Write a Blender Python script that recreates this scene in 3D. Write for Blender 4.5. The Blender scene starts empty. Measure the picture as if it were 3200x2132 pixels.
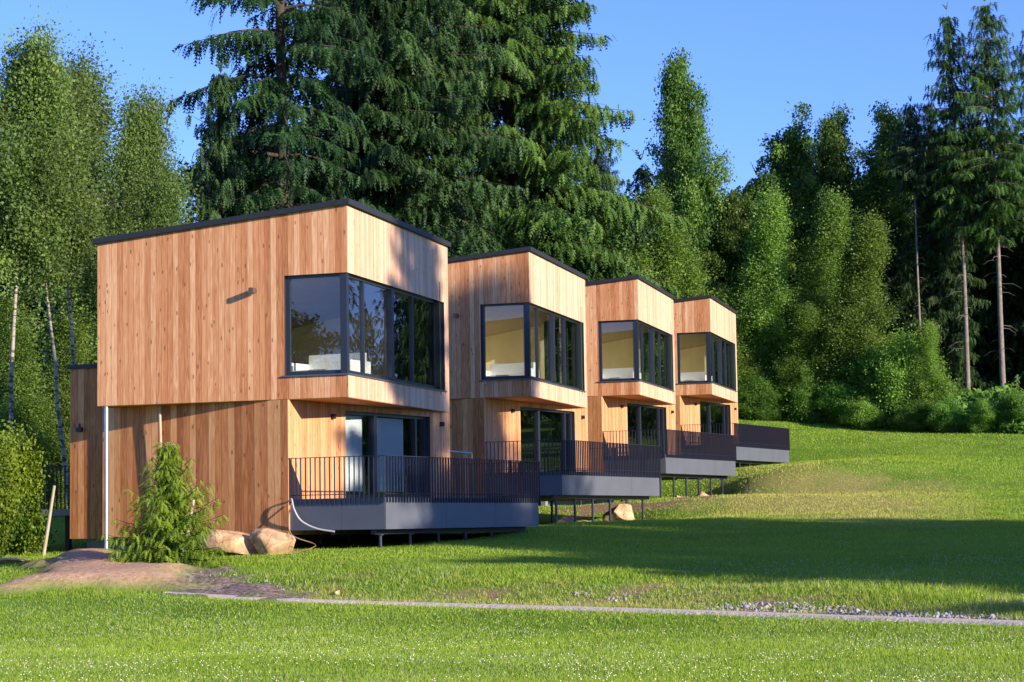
import bpy, math, random
import numpy as np
from mathutils import Matrix, Vector

# ------------------------------------------------------------------ camera
PW, PH = 3200.0, 2132.0
CF, CP, CR = 6619.5, 0.08562, 0.01540          # focal length in photo pixels, pitch, roll
scene = bpy.context.scene
col = scene.collection
cam_d = bpy.data.cameras.new('camera')
cam = bpy.data.objects.new('camera', cam_d)
col.objects.link(cam)
cam_d.sensor_width = 36.0
cam_d.lens = 36.0 * CF / PW
cam_d.clip_start = 0.1
cam_d.clip_end = 3000
r0 = Vector((1, 0, 0)); u0 = Vector((0, -math.sin(CP), math.cos(CP))); f0 = Vector((0, math.cos(CP), math.sin(CP)))
Rv = r0 * math.cos(CR) - u0 * math.sin(CR)
Uv = r0 * math.sin(CR) + u0 * math.cos(CR)
cam.matrix_world = Matrix(((Rv.x, Uv.x, -f0.x, 0), (Rv.y, Uv.y, -f0.y, 0), (Rv.z, Uv.z, -f0.z, 0), (0, 0, 0, 1)))
scene.camera = cam

# ------------------------------------------------------------------ light
A3 = 2.6685
FR = np.array([math.cos(A3 - math.pi / 2), math.sin(A3 - math.pi / 2), 0])
SD = np.array([math.cos(A3), math.sin(A3), 0])
trav = 0.195 * FR + 0.94 * SD + np.array([0, 0, -0.273])
trav /= np.linalg.norm(trav)
SUN_EL = math.asin(-trav[2])
SUN_AZ = math.atan2(-trav[0], -trav[1])        # clockwise from +Y
sun_d = bpy.data.lights.new('sun', 'SUN')
sun_d.energy = 4.6
sun_d.angle = math.radians(0.55)
sun_d.color = (1.0, 0.86, 0.68)
sun = bpy.data.objects.new('sun', sun_d)
col.objects.link(sun)
sun.rotation_euler = Vector(trav.tolist()).to_track_quat('-Z', 'Y').to_euler()
world = bpy.data.worlds.new('World')
scene.world = world
world.use_nodes = True
wn = world.node_tree
sky = wn.nodes.new('ShaderNodeTexSky')
sky.sky_type = 'NISHITA'
sky.sun_disc = False
sky.sun_elevation = SUN_EL
sky.sun_rotation = SUN_AZ
sky.altitude = 1500
sky.air_density = 1.1
sky.dust_density = 0.0
sky.ozone_density = 8.0
bg = wn.nodes['Background']
bg.inputs['Strength'].default_value = 0.15
tint = wn.nodes.new('ShaderNodeVectorMath'); tint.operation = 'MULTIPLY'
tint.inputs[1].default_value = (1.22, .86, 1.06)
wn.links.new(sky.outputs[0], tint.inputs[0]); wn.links.new(tint.outputs[0], bg.inputs['Color'])
scene.view_settings.view_transform = 'Standard'
scene.view_settings.look = 'None'
scene.view_settings.exposure = 1.0
scene.view_settings.gamma = 1.0
scene.cycles.max_bounces = 8
scene.cycles.transparent_max_bounces = 16
scene.cycles.caustics_reflective = False
scene.cycles.caustics_refractive = False

rng = np.random.default_rng(7)


def ray(px, py):
    u = px - PW / 2; v = py - PH / 2
    c, s = math.cos(CR), math.sin(CR)
    a = u * c - v * s; b = u * s + v * c
    xc = a / CF; zc = -b / CF
    d = np.array([xc, math.cos(CP) - zc * math.sin(CP), math.sin(CP) + zc * math.cos(CP)])
    return d / d[1]


def at(px, py, Y):
    return ray(px, py) * Y


# ------------------------------------------------------------------ terrain
Z0 = -1.6
ctrl = []
for px, py, Y in [(0, 1852, 43.5), (250, 1853, 43.0), (500, 1858, 42.5), (900, 1882, 40.6), (1400, 1897, 39.0), (1900, 1912, 37.0), (2500, 1932, 34.2), (3200, 1957, 30.8)]:
    ctrl.append(at(px, py, Y))
for px, py, Y in [(60, 1738, 53), (330, 1731, 52.0), (520, 1778, 46.5), (780, 1745, 48.5), (900, 1728, 49.5), (1206, 1712, 50.5), (1450, 1690, 54),
                  (1690, 1658, 57.5), (1750, 1642, 66), (2060, 1592, 73.5), (2100, 1560, 82.5), (2300, 1512, 90), (2300, 1470, 99),
                  (2469, 1458, 107), (2500, 1800, 41), (2500, 1650, 58), (2500, 1535, 86), (2500, 1450, 106), (2500, 1400, 112), (2500, 1350, 119), (2470, 1309, 125), (2330, 1303, 125.5), (2150, 1296, 128),
                  (3200, 1855, 36.2), (3200, 1700, 48), (3200, 1560, 74), (3200, 1450, 95), (3200, 1356, 114), (2800, 1810, 38.5), (2800, 1660, 55),
                  (2800, 1510, 86), (2800, 1430, 102), (2800, 1344, 121), (1900, 1800, 41.5), (1500, 1790, 43.5), (2100, 1680, 55), (1000, 1790, 44.8), (3200, 1905, 32.8),
                  (2800, 1890, 34.6), (520, 1815, 44), (250, 1760, 49)]:
    ctrl.append(at(px, py, Y))
for x, y, z in [(-14, 20, Z0), (0, 10, Z0), (14, 15, Z0), (-20, 38, -1.5), (0, 25, Z0), (-40, 0, Z0), (40, 0, Z0), (0, -40, Z0), (-50, 60, -.1),
                (-28, 62, -.1), (-22, 80, 1.2), (-8, 75, 1.1), (-10, 100, 3.0), (-60, 120, 4.2), (0, 125, 5.0), (10, 150, 7), (60, 150, 9), (100, 100, 6), (34, 76, 1.0),
                (45, 40, -.6), (24, 30, -1.5), (40, 112, 3.9), (-6, 52.5, -.55), (4, 73, -.1), (0, 66, -.2), (9, 90, .85)]:
    ctrl.append(np.array([x, y, z]))
ctrl = np.array(ctrl)


def tps_k(r2):
    return np.where(r2 > 1e-9, 0.5 * r2 * np.log(np.maximum(r2, 1e-9)), 0.0)


def tps_fit(P, lam=0.3):
    n = len(P)
    d2 = ((P[:, None, :2] - P[None, :, :2]) ** 2).sum(-1)
    K = tps_k(d2) + lam * np.eye(n)
    Q = np.hstack([np.ones((n, 1)), P[:, :2]])
    A = np.zeros((n + 3, n + 3)); A[:n, :n] = K; A[:n, n:] = Q; A[n:, :n] = Q.T
    return np.linalg.solve(A, np.concatenate([P[:, 2], np.zeros(3)]))


TW = tps_fit(ctrl)
NP_ = len(ctrl)


def smooth_noise(x, y, s, seed=0):
    """value noise in numpy"""
    x = np.asarray(x, float) / s + 137.3 * (seed + 1); y = np.asarray(y, float) / s + 71.9 * (seed + 1)
    xi = np.floor(x).astype(np.int64); yi = np.floor(y).astype(np.int64)
    fx = x - xi; fy = y - yi
    fx = fx * fx * (3 - 2 * fx); fy = fy * fy * (3 - 2 * fy)

    def h(a, b):
        n = (a * 374761393 + b * 668265263 + seed * 974634777) & 0x7fffffff
        n = ((n ^ (n >> 13)) * 1274126177) & 0x7fffffff
        return ((n ^ (n >> 16)) & 0xffff) / 65535.0
    return (h(xi, yi) * (1 - fx) + h(xi + 1, yi) * fx) * (1 - fy) + (h(xi, yi + 1) * (1 - fx) + h(xi + 1, yi + 1) * fx) * fy


PATH3 = np.array([at(px, py, Y) for px, py, Y in [(520, 1857, 42.4), (700, 1869, 41.6), (900, 1880, 40.6), (1150, 1888, 39.9), (1400, 1895, 39.0), (1700, 1903, 37.9), (2000, 1912, 36.6), (2300, 1922, 35.2), (2600, 1933, 33.7), (2900, 1944, 32.2), (3200, 1954, 30.8)]])
PATH3 = np.vstack([PATH3, PATH3[-1] + (PATH3[-1] - PATH3[-2]) * [6, 6, 0]])
PATHL = PATH3[:, :2]


def seg_dist(P, x, y):
    d = np.full(np.shape(x), 1e9)
    for a, b in zip(P[:-1], P[1:]):
        ab = b - a; t = np.clip(((x - a[0]) * ab[0] + (y - a[1]) * ab[1]) / (ab @ ab), 0, 1)
        d = np.minimum(d, np.hypot(x - a[0] - t * ab[0], y - a[1] - t * ab[1]))
    return d


def gz(x, y):
    x = np.clip(np.asarray(x, float), -80, 115); y = np.clip(np.asarray(y, float), -50, 165)
    sh = x.shape; X = x.ravel(); Y = y.ravel(); out = np.empty(len(X))
    for i in range(0, len(X), 40000):
        a = X[i:i + 40000]; b = Y[i:i + 40000]
        r2 = (a[:, None] - ctrl[None, :, 0]) ** 2 + (b[:, None] - ctrl[None, :, 1]) ** 2
        out[i:i + 40000] = tps_k(r2) @ TW[:NP_] + TW[NP_] + TW[NP_ + 1] * a + TW[NP_ + 2] * b
    bump = (smooth_noise(X, Y, 5, 1) - .5) * .10 + (smooth_noise(X, Y, 1.7, 2) - .5) * .05
    sd_ = seg_dist(PATHL, X, Y)
    bump = bump * np.clip((sd_ - 2) / 9, 0.04, 1)
    w = np.clip(1 - (sd_ - .6) / 2.2, 0, 1); w = w * w * (3 - 2 * w)
    zp = np.interp(X, PATH3[:, 0], PATH3[:, 2])
    return ((out + bump) * (1 - w) + zp * w).reshape(sh)


def gz1(x, y):
    return float(gz(np.array([x]), np.array([y]))[0])


def ground_at(px, py, lo=15, hi=170):
    """where the sight line through a photo pixel meets the terrain"""
    d = ray(px, py)
    t = np.linspace(lo, hi, 1600)
    g = gz(t * d[0], t) - t * d[2]
    k = np.where(g > 0)[0]
    Y = t[k[0]] if len(k) else hi
    return np.array([d[0] * Y, Y, gz1(d[0] * Y, Y)])


def poly_w(pts):
    return np.array([ground_at(*p)[:2] for p in pts])


def in_poly(P, x, y):
    x = np.asarray(x); y = np.asarray(y)
    c = np.zeros(x.shape, bool); n = len(P)
    for i in range(n):
        x1, y1 = P[i]; x2, y2 = P[(i + 1) % n]
        cond = ((y1 > y) != (y2 > y)) & (x < (x2 - x1) * (y - y1) / (y2 - y1 + 1e-12) + x1)
        c ^= cond
    return c


def poly_mask(P, x, y, soft):
    """1 inside fading to 0 over soft metres around the edge"""
    x = np.asarray(x, float); y = np.asarray(y, float)
    d = np.full(x.shape, 1e9)
    n = len(P)
    for i in range(n):
        a = P[i]; b = P[(i + 1) % n]; ab = b - a
        t = np.clip(((x - a[0]) * ab[0] + (y - a[1]) * ab[1]) / (ab @ ab + 1e-12), 0, 1)
        d = np.minimum(d, np.hypot(x - a[0] - t * ab[0], y - a[1] - t * ab[1]))
    sd = np.where(in_poly(P, x, y), d, -d)
    return np.clip(sd / soft + .5, 0, 1)


MOUND = poly_w([(40, 1850), (110, 1800), (210, 1748), (300, 1738), (345, 1745), (440, 1785), (540, 1815), (590, 1853)])
DIRT = poly_w([(560, 1790), (680, 1775), (760, 1800), (880, 1830), (1000, 1868), (900, 1882), (700, 1872), (540, 1860)])
DRY = [poly_w([(2330, 1462), (2600, 1470), (2900, 1520), (2960, 1580), (2880, 1640), (2700, 1630), (2450, 1620), (2200, 1600), (2000, 1590), (2150, 1560), (2350, 1530)]),
       poly_w([(1750, 1850), (2050, 1845), (2200, 1880), (1800, 1890)]),
       poly_w([(2500, 1905), (2750, 1915), (2850, 1930), (2400, 1915)]),
       poly_w([(2050, 1570), (2330, 1530), (2350, 1545), (2200, 1570), (2050, 1590)]),
       poly_w([(1000, 1852), (1500, 1862), (2100, 1868), (2700, 1895), (3200, 1925), (3200, 1946), (2500, 1924), (1700, 1898), (1000, 1876)]),
       np.array([(-.3, 17), (9, 17), (9, 21.1), (5.5, 20.9), (2.8, 20.5), (1.0, 19.9)])]
BARE = [poly_w([(1900, 1575), (2100, 1560), (2340, 1535), (2350, 1550), (2100, 1580), (1900, 1592)]),
        poly_w([(1730, 1600), (1900, 1560), (2020, 1570), (1900, 1600), (1750, 1625)]),
        poly_w([(1050, 1805), (1190, 1785), (1260, 1775), (1180, 1800), (1080, 1818)]),
        poly_w([(1760, 1858), (1960, 1848), (2040, 1862), (1990, 1885), (1800, 1885)]),
        poly_w([(2180, 1895), (2500, 1890), (2780, 1915), (3200, 1930), (3200, 1950), (2600, 1930), (2200, 1912)]),
        poly_w([(1380, 1860), (1560, 1862), (1580, 1890), (1400, 1885)])]


def masks(x, y):
    n = smooth_noise(x, y, .9, 3) - .5; n2 = smooth_noise(x, y, .35, 4) - .5
    xx = x + n * .9 + n2 * .4; yy = y + n2 * .9 + n * .8
    mound = poly_mask(MOUND, xx, yy, .7)
    dirt = poly_mask(DIRT, xx, yy, .6)
    dry = np.zeros_like(x)
    for P in DRY:
        q_ = .25 if P[0][1] < 22 else (.5 if P[0][1] < 46 else 1.)
        dry = np.maximum(dry, poly_mask(P, x + n * 3 * q_, y + (n2 * 5 + n * 2) * q_, 4.0 * q_))
    bare = np.zeros_like(x)
    for P in BARE:
        bare = np.maximum(bare, poly_mask(P, xx, yy, .7))
    bare *= (smooth_noise(x, y, .7, 9) > .28)
    return mound, dirt, dry, bare


# ------------------------------------------------------------------ materials
def new_mat(name):
    m = bpy.data.materials.new(name); m.use_nodes = True
    nt = m.node_tree
    return m, nt, nt.nodes['Principled BSDF']


def simple(name, rgb, rough=.6, metal=0., noise=0., nscale=3., spec=.5, bump=0.):
    m, nt, b = new_mat(name)
    b.inputs['Roughness'].default_value = rough; b.inputs['Metallic'].default_value = metal
    b.inputs['Specular IOR Level'].default_value = spec
    b.inputs['Base Color'].default_value = (*rgb, 1)
    if noise or bump:
        tc = nt.nodes.new('ShaderNodeTexCoord'); n = nt.nodes.new('ShaderNodeTexNoise')
        n.inputs['Scale'].default_value = nscale; n.inputs['Detail'].default_value = 8
        nt.links.new(tc.outputs['Object'], n.inputs['Vector'])
        mr = nt.nodes.new('ShaderNodeMapRange')
        mr.inputs[1].default_value = .25; mr.inputs[2].default_value = .75
        mr.inputs[3].default_value = 1 - noise; mr.inputs[4].default_value = 1 + noise
        nt.links.new(n.outputs['Fac'], mr.inputs[0])
        mx = nt.nodes.new('ShaderNodeVectorMath'); mx.operation = 'SCALE'
        mx.inputs[0].default_value = rgb
        nt.links.new(mr.outputs[0], mx.inputs['Scale'])
        nt.links.new(mx.outputs[0], b.inputs['Base Color'])
        if bump:
            bp = nt.nodes.new('ShaderNodeBump'); bp.inputs['Strength'].default_value = bump; bp.inputs['Distance'].default_value = .05
            nt.links.new(n.outputs['Fac'], bp.inputs['Height']); nt.links.new(bp.outputs[0], b.inputs['Normal'])
    return m


def math_node(nt, op, a=None, b=None, c=None):
    n = nt.nodes.new('ShaderNodeMath'); n.operation = op
    for i, v in enumerate((a, b, c)):
        if v is None: continue
        if isinstance(v, (int, float)): n.inputs[i].default_value = v
        else: nt.links.new(v, n.inputs[i])
    return n.outputs[0]


def cladding(name, stops, width=.155, seed=0., contrast=1.0):
    """vertical boards: one tone per board, grain along the board, knots, dark joints"""
    m, nt, b = new_mat(name)
    N, L = nt.nodes, nt.links
    uv = N.new('ShaderNodeUVMap'); uv.uv_map = 'uv'
    sp = N.new('ShaderNodeSeparateXYZ'); L.new(uv.outputs[0], sp.inputs[0])
    U, V = sp.outputs[0], sp.outputs[1]
    oi = N.new('ShaderNodeObjectInfo')
    us = math_node(nt, 'DIVIDE', U, width)
    us = math_node(nt, 'ADD', us, seed)
    cell = math_node(nt, 'FLOOR', us)
    fr = math_node(nt, 'FRACT', us)
    rs = math_node(nt, 'MULTIPLY', oi.outputs['Random'], 53.0)
    cs = math_node(nt, 'ADD', cell, rs)
    wn1 = N.new('ShaderNodeTexWhiteNoise'); wn1.noise_dimensions = '1D'; L.new(cs, wn1.inputs['W'])
    # every board is jointed once at its own height
    jo = math_node(nt, 'MULTIPLY', wn1.outputs['Value'], 5.0)
    vj = math_node(nt, 'MULTIPLY', jo, 0.0)
    cid = math_node(nt, 'ADD', cs, math_node(nt, 'MULTIPLY', vj, 17.31))
    wn2 = N.new('ShaderNodeTexWhiteNoise'); wn2.noise_dimensions = '1D'; L.new(cid, wn2.inputs['W'])
    # grain
    cb = N.new('ShaderNodeCombineXYZ')
    L.new(math_node(nt, 'MULTIPLY', us, 1.5), cb.inputs[0]); L.new(math_node(nt, 'MULTIPLY', V, .8), cb.inputs[1]); L.new(math_node(nt, 'MULTIPLY', cid, 3.7), cb.inputs[2])
    g1 = N.new('ShaderNodeTexNoise'); g1.inputs['Scale'].default_value = 1.5; g1.inputs['Detail'].default_value = 5; g1.inputs['Distortion'].default_value = 1.6
    L.new(cb.outputs[0], g1.inputs['Vector'])
    cb2 = N.new('ShaderNodeCombineXYZ')
    L.new(math_node(nt, 'MULTIPLY', us, 14.), cb2.inputs[0]); L.new(math_node(nt, 'MULTIPLY', V, 1.3), cb2.inputs[1]); L.new(math_node(nt, 'MULTIPLY', cid, 5.1), cb2.inputs[2])
    g2 = N.new('ShaderNodeTexNoise'); g2.inputs['Scale'].default_value = 1.; g2.inputs['Detail'].default_value = 4
    L.new(cb2.outputs[0], g2.inputs['Vector'])
    t = math_node(nt, 'ADD', math_node(nt, 'MULTIPLY', wn2.outputs['Value'], .52 * contrast), math_node(nt, 'MULTIPLY', g1.outputs['Fac'], .95))
    t = math_node(nt, 'ADD', t, math_node(nt, 'MULTIPLY', g2.outputs['Fac'], .42))
    t = math_node(nt, 'SUBTRACT', t, .5 * (.52 * contrast + .95 + .42) - .5)
    cr = N.new('ShaderNodeValToRGB'); L.new(t, cr.inputs[0])
    el = cr.color_ramp.elements
    el[0].position = .16; el[0].color = (*stops[0], 1)
    el[1].position = .86; el[1].color = (*stops[-1], 1)
    for i, s in enumerate(stops[1:-1]):
        e = el.new(.16 + .7 * (i + 1) / (len(stops) - 1)); e.color = (*s, 1)
    # knots
    cbk = N.new('ShaderNodeCombineXYZ')
    L.new(math_node(nt, 'MULTIPLY', us, 1.0), cbk.inputs[0]); L.new(math_node(nt, 'MULTIPLY', V, 2.6), cbk.inputs[1]); L.new(cid, cbk.inputs[2])
    vo = N.new('ShaderNodeTexVoronoi'); vo.inputs['Scale'].default_value = 1.1; L.new(cbk.outputs[0], vo.inputs['Vector'])
    kn = math_node(nt, 'GREATER_THAN', .16, vo.outputs['Distance'])
    wnk = N.new('ShaderNodeTexWhiteNoise'); wnk.noise_dimensions = '3D'; L.new(vo.outputs['Position'], wnk.inputs['Vector'])
    kn = math_node(nt, 'MULTIPLY', kn, math_node(nt, 'GREATER_THAN', wnk.outputs['Value'], .45))
    kn = math_node(nt, 'MULTIPLY', kn, .6)
    gap = math_node(nt, 'GREATER_THAN', math_node(nt, 'ABSOLUTE', math_node(nt, 'SUBTRACT', fr, .5)), .465)
    dk = math_node(nt, 'MAXIMUM', kn, math_node(nt, 'MULTIPLY', gap, .55))
    mx = N.new('ShaderNodeMix'); mx.data_type = 'RGBA'; mx.inputs[7].default_value = (.10, .04, .018, 1)
    L.new(cr.outputs[0], mx.inputs[6]); L.new(dk, mx.inputs[0])
    L.new(mx.outputs[2], b.inputs['Base Color'])
    b.inputs['Roughness'].default_value = .62; b.inputs['Specular IOR Level'].default_value = .3
    hb = math_node(nt, 'SUBTRACT', math_node(nt, 'MULTIPLY', g2.outputs['Fac'], .12), gap)
    hb = math_node(nt, 'ADD', hb, math_node(nt, 'MULTIPLY', wn2.outputs['Value'], .3))
    bp = N.new('ShaderNodeBump'); bp.inputs['Strength'].default_value = .5; bp.inputs['Distance'].default_value = .012
    L.new(hb, bp.inputs['Height']); L.new(bp.outputs[0], b.inputs['Normal'])
    return m


M = {}
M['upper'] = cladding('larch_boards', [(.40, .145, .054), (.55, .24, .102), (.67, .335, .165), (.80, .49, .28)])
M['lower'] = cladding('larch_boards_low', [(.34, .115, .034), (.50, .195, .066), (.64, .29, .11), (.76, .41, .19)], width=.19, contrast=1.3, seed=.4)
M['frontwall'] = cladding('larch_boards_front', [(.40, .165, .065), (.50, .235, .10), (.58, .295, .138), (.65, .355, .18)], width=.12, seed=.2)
M['pale'] = cladding('larch_boards_sun_tint', [(.49, .285, .17), (.59, .37, .235), (.67, .44, .295), (.74, .51, .36)], width=.11, seed=.7)  # front boards coloured paler to carry the stronger sun on that face
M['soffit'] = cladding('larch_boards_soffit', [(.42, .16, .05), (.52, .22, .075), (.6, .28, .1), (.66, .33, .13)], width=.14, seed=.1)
M['lining'] = simple('pale_spruce_lining', (.86, .79, .56), .6, noise=.06, nscale=1.5)
M['black'] = simple('roof_felt', (.018, .020, .025), .55, noise=.2, nscale=6)
M['metal'] = simple('anthracite_frame', (.018, .024, .036), .32, metal=.0, spec=.7)
M['fascia'] = simple('anthracite_sheet', (.115, .125, .155), .42, metal=.15, noise=.10, nscale=1.2)
M['bar'] = simple('railing_steel', (.028, .032, .056), .4, metal=.3)
M['sill'] = simple('grey_sill', (.16, .17, .21), .35, metal=.6)
M['steel'] = simple('galvanised_steel', (.42, .47, .52), .35, metal=.7, noise=.15, nscale=5)
M['lamp'] = simple('lamp_housing', (.02, .018, .018), .5)
M['lampg'] = simple('lamp_housing_grey', (.16, .12, .10), .35, metal=.5)
M['concrete'] = simple('concrete', (.22, .24, .27), .85, noise=.15, nscale=4, bump=.2)
M['deck'] = simple('deck_boards', (.30, .13, .06), .6, noise=.25, nscale=5)
M['white'] = simple('white_cloth', (.74, .76, .78), .8, noise=.03, nscale=5)
M['blind'] = simple('pale_blind', (.84, .89, .96), .75, noise=.03, nscale=3)
M['greycloth'] = simple('grey_cloth', (.10, .13, .15), .9)
M['added_dark_screen'] = simple('dark_teal_screen', (.02, .035, .035), .9)
M['greywall'] = simple('grey_interior_wall', (.10, .11, .10), .9)
M['ceiling'] = simple('wooden_ceiling', (.36, .29, .20), .7, noise=.1, nscale=2)
M['hose'] = simple('grey_hose', (.40, .40, .41), .5)
M['hoseb'] = simple('brown_hose', (.22, .14, .08), .5)
M['stake'] = simple('bleached_stake', (.42, .34, .24), .8, noise=.2, nscale=8)
M['boulder'] = simple('sandy_boulder', (.50, .315, .175), .9, noise=.6, nscale=3.2, bump=1.)
M['rubble'] = simple('grey_stone', (.34, .33, .33), .9, noise=.35, nscale=1.2, bump=.5)
M['path'] = simple('path_gravel', (.60, .50, .37), .95, noise=.25, nscale=12, bump=.6)


def crack_mat(m):
    nt = m.node_tree; N, L = nt.nodes, nt.links; b = N['Principled BSDF']
    tc = N.new('ShaderNodeTexCoord')
    nz = N.new('ShaderNodeTexNoise'); nz.inputs['Scale'].default_value = 2.; L.new(tc.outputs['Object'], nz.inputs['Vector'])
    ad = N.new('ShaderNodeVectorMath'); ad.operation = 'MULTIPLY_ADD'; ad.inputs[1].default_value = (.5, .5, .5)
    L.new(nz.outputs['Color'], ad.inputs[0]); L.new(tc.outputs['Object'], ad.inputs[2])
    v = N.new('ShaderNodeTexVoronoi'); v.feature = 'DISTANCE_TO_EDGE'; v.inputs['Scale'].default_value = 2.3; L.new(ad.outputs[0], v.inputs['Vector'])
    cr = N.new('ShaderNodeValToRGB'); L.new(v.outputs['Distance'], cr.inputs[0])
    cr.color_ramp.elements[0].color = (.50, .42, .36, 1); cr.color_ramp.elements[1].position = .03; cr.color_ramp.elements[1].color = (1, 1, 1, 1)
    src = b.inputs['Base Color'].links[0].from_socket
    mx = N.new('ShaderNodeMix'); mx.data_type = 'RGBA'; mx.blend_type = 'MULTIPLY'; mx.inputs[0].default_value = 1
    L.new(src, mx.inputs[6]); L.new(cr.outputs[0], mx.inputs[7]); L.new(mx.outputs[2], b.inputs['Base Color'])


crack_mat(M['boulder'])


def glass_mat():
    m, nt, b = new_mat('window_glass')
    N, L = nt.nodes, nt.links
    out = N['Material Output']; N.remove(b)
    tr = N.new('ShaderNodeBsdfTransparent'); tr.inputs[0].default_value = (.86, .90, .88, 1)
    gl = N.new('ShaderNodeBsdfGlossy'); gl.inputs['Roughness'].default_value = .0; gl.inputs[0].default_value = (.9, .95, 1, 1)
    fr = N.new('ShaderNodeFresnel'); fr.inputs[0].default_value = 1.6
    mx = N.new('ShaderNodeMixShader')
    fa_ = math_node(nt, 'MULTIPLY_ADD', fr.outputs[0], 1.0, .045)
    L.new(fa_, mx.inputs[0]); L.new(tr.outputs[0], mx.inputs[1]); L.new(gl.outputs[0], mx.inputs[2])
    L.new(mx.outputs[0], out.inputs[0])
    return m


M['glass'] = glass_mat()


def leaf_mat(name, c1, c2, transl=.35, rough=.5, varobj=.25, mixamt=.5):
    """c1..c2 per spray from the attribute, with a tone of its own per tree"""
    m, nt, b = new_mat(name)
    N, L = nt.nodes, nt.links
    out = N['Material Output']
    at_ = N.new('ShaderNodeAttribute'); at_.attribute_name = 'tone'
    oi = N.new('ShaderNodeObjectInfo')
    mx = N.new('ShaderNodeMix'); mx.data_type = 'RGBA'
    mx.inputs[6].default_value = (*c1, 1); mx.inputs[7].default_value = (*c2, 1)
    L.new(at_.outputs['Fac'], mx.inputs[0])
    hs = N.new('ShaderNodeHueSaturation')
    L.new(mx.outputs[2], hs.inputs['Color'])
    v = math_node(nt, 'ADD', math_node(nt, 'MULTIPLY', oi.outputs['Random'], varobj * 2), 1 - varobj)
    L.new(v, hs.inputs['Value'])
    h = math_node(nt, 'ADD', math_node(nt, 'MULTIPLY', math_node(nt, 'FRACT', math_node(nt, 'MULTIPLY', oi.outputs['Random'], 7.13)), .022), .499)
    L.new(h, hs.inputs['Hue'])
    L.new(hs.outputs[0], b.inputs['Base Color'])
    b.inputs['Roughness'].default_value = rough; b.inputs['Specular IOR Level'].default_value = .25
    tl = N.new('ShaderNodeBsdfTranslucent'); L.new(hs.outputs[0], tl.inputs[0])
    ms = N.new('ShaderNodeMixShader'); ms.inputs[0].default_value = transl
    L.new(b.outputs[0], ms.inputs[1]); L.new(tl.outputs[0], ms.inputs[2]); L.new(ms.outputs[0], out.inputs[0])
    return m


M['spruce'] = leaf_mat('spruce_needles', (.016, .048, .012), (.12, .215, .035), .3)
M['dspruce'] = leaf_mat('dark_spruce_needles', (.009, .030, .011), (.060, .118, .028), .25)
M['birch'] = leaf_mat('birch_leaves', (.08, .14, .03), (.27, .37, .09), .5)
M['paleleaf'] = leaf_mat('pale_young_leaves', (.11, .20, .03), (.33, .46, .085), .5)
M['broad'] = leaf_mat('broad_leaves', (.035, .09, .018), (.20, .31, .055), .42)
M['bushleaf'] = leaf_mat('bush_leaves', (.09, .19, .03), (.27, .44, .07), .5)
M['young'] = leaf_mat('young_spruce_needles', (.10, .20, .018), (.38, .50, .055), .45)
M['thuja'] = leaf_mat('golden_thuja', (.05, .10, .01), (.30, .36, .03), .3)
M['bark'] = simple('dark_bark', (.055, .042, .032), .95, noise=.4, nscale=3, bump=.6)
M['pinebark'] = simple('grey_brown_bark', (.18, .155, .135), .95, noise=.35, nscale=3, bump=.5)


def birch_bark():
    m, nt, b = new_mat('birch_bark')
    N, L = nt.nodes, nt.links
    tc = N.new('ShaderNodeTexCoord'); mp = N.new('ShaderNodeMapping'); mp.inputs['Scale'].default_value = (2, 2, 7)
    n = N.new('ShaderNodeTexNoise'); n.inputs['Scale'].default_value = 1.3; n.inputs['Detail'].default_value = 5
    L.new(tc.outputs['Object'], mp.inputs[0]); L.new(mp.outputs[0], n.inputs['Vector'])
    cr = N.new('ShaderNodeValToRGB'); L.new(n.outputs['Fac'], cr.inputs[0])
    cr.color_ramp.elements[0].position = .40; cr.color_ramp.elements[0].color = (.06, .05, .04, 1)
    cr.color_ramp.elements[1].position = .52; cr.color_ramp.elements[1].color = (.34, .30, .25, 1)
    L.new(cr.outputs[0], b.inputs['Base Color']); b.inputs['Roughness'].default_value = .8
    return m


M['birchbark'] = birch_bark()


# ------------------------------------------------------------------ mesh helpers
def np_mesh(name, V, F, mat=None, attr=None, smooth=False, colattr=None):
    V = np.asarray(V, np.float32); F = np.asarray(F, np.int32)
    me = bpy.data.meshes.new(name)
    k = F.shape[1]
    me.vertices.add(len(V)); me.vertices.foreach_set('co', V.ravel())
    me.loops.add(F.size); me.loops.foreach_set('vertex_index', F.ravel())
    me.polygons.add(len(F))
    me.polygons.foreach_set('loop_start', np.arange(0, F.size, k, dtype=np.int32))
    me.polygons.foreach_set('loop_total', np.full(len(F), k, np.int32))
    if smooth: me.polygons.foreach_set('use_smooth', np.ones(len(F), bool))
    if attr is not None:
        a = me.attributes.new('tone', 'FLOAT', 'POINT'); a.data.foreach_set('value', np.asarray(attr, np.float32))
    if colattr is not None:
        c = np.ones((len(V), 4), np.float32); c[:, :3] = colattr
        a = me.attributes.new('col', 'FLOAT_COLOR', 'POINT'); a.data.foreach_set('color', c.ravel())
    me.update(calc_edges=True)
    if mat: me.materials.append(mat)
    return me


def link(name, me, parent=None):
    o = bpy.data.objects.new(name, me); col.objects.link(o)
    if parent: o.parent = parent
    return o


def tag(o, label=None, cat=None, group=None, kind=None):
    if label: o['label'] = label
    if cat: o['category'] = cat
    if group: o['group'] = group
    if kind: o['kind'] = kind
    return o


def empty(name, loc, rz=0., label=None, cat=None, group=None):
    o = bpy.data.objects.new(name, None); col.objects.link(o)
    o.location = [float(v) for v in loc]; o.rotation_euler = (0, 0, rz); o.empty_display_size = .3
    return tag(o, label, cat, group)


def copy_tree(o, parent=None):
    c = o.copy(); col.objects.link(c); c.parent = parent
    for ch in list(o.children): copy_tree(ch, c)
    return c


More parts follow.
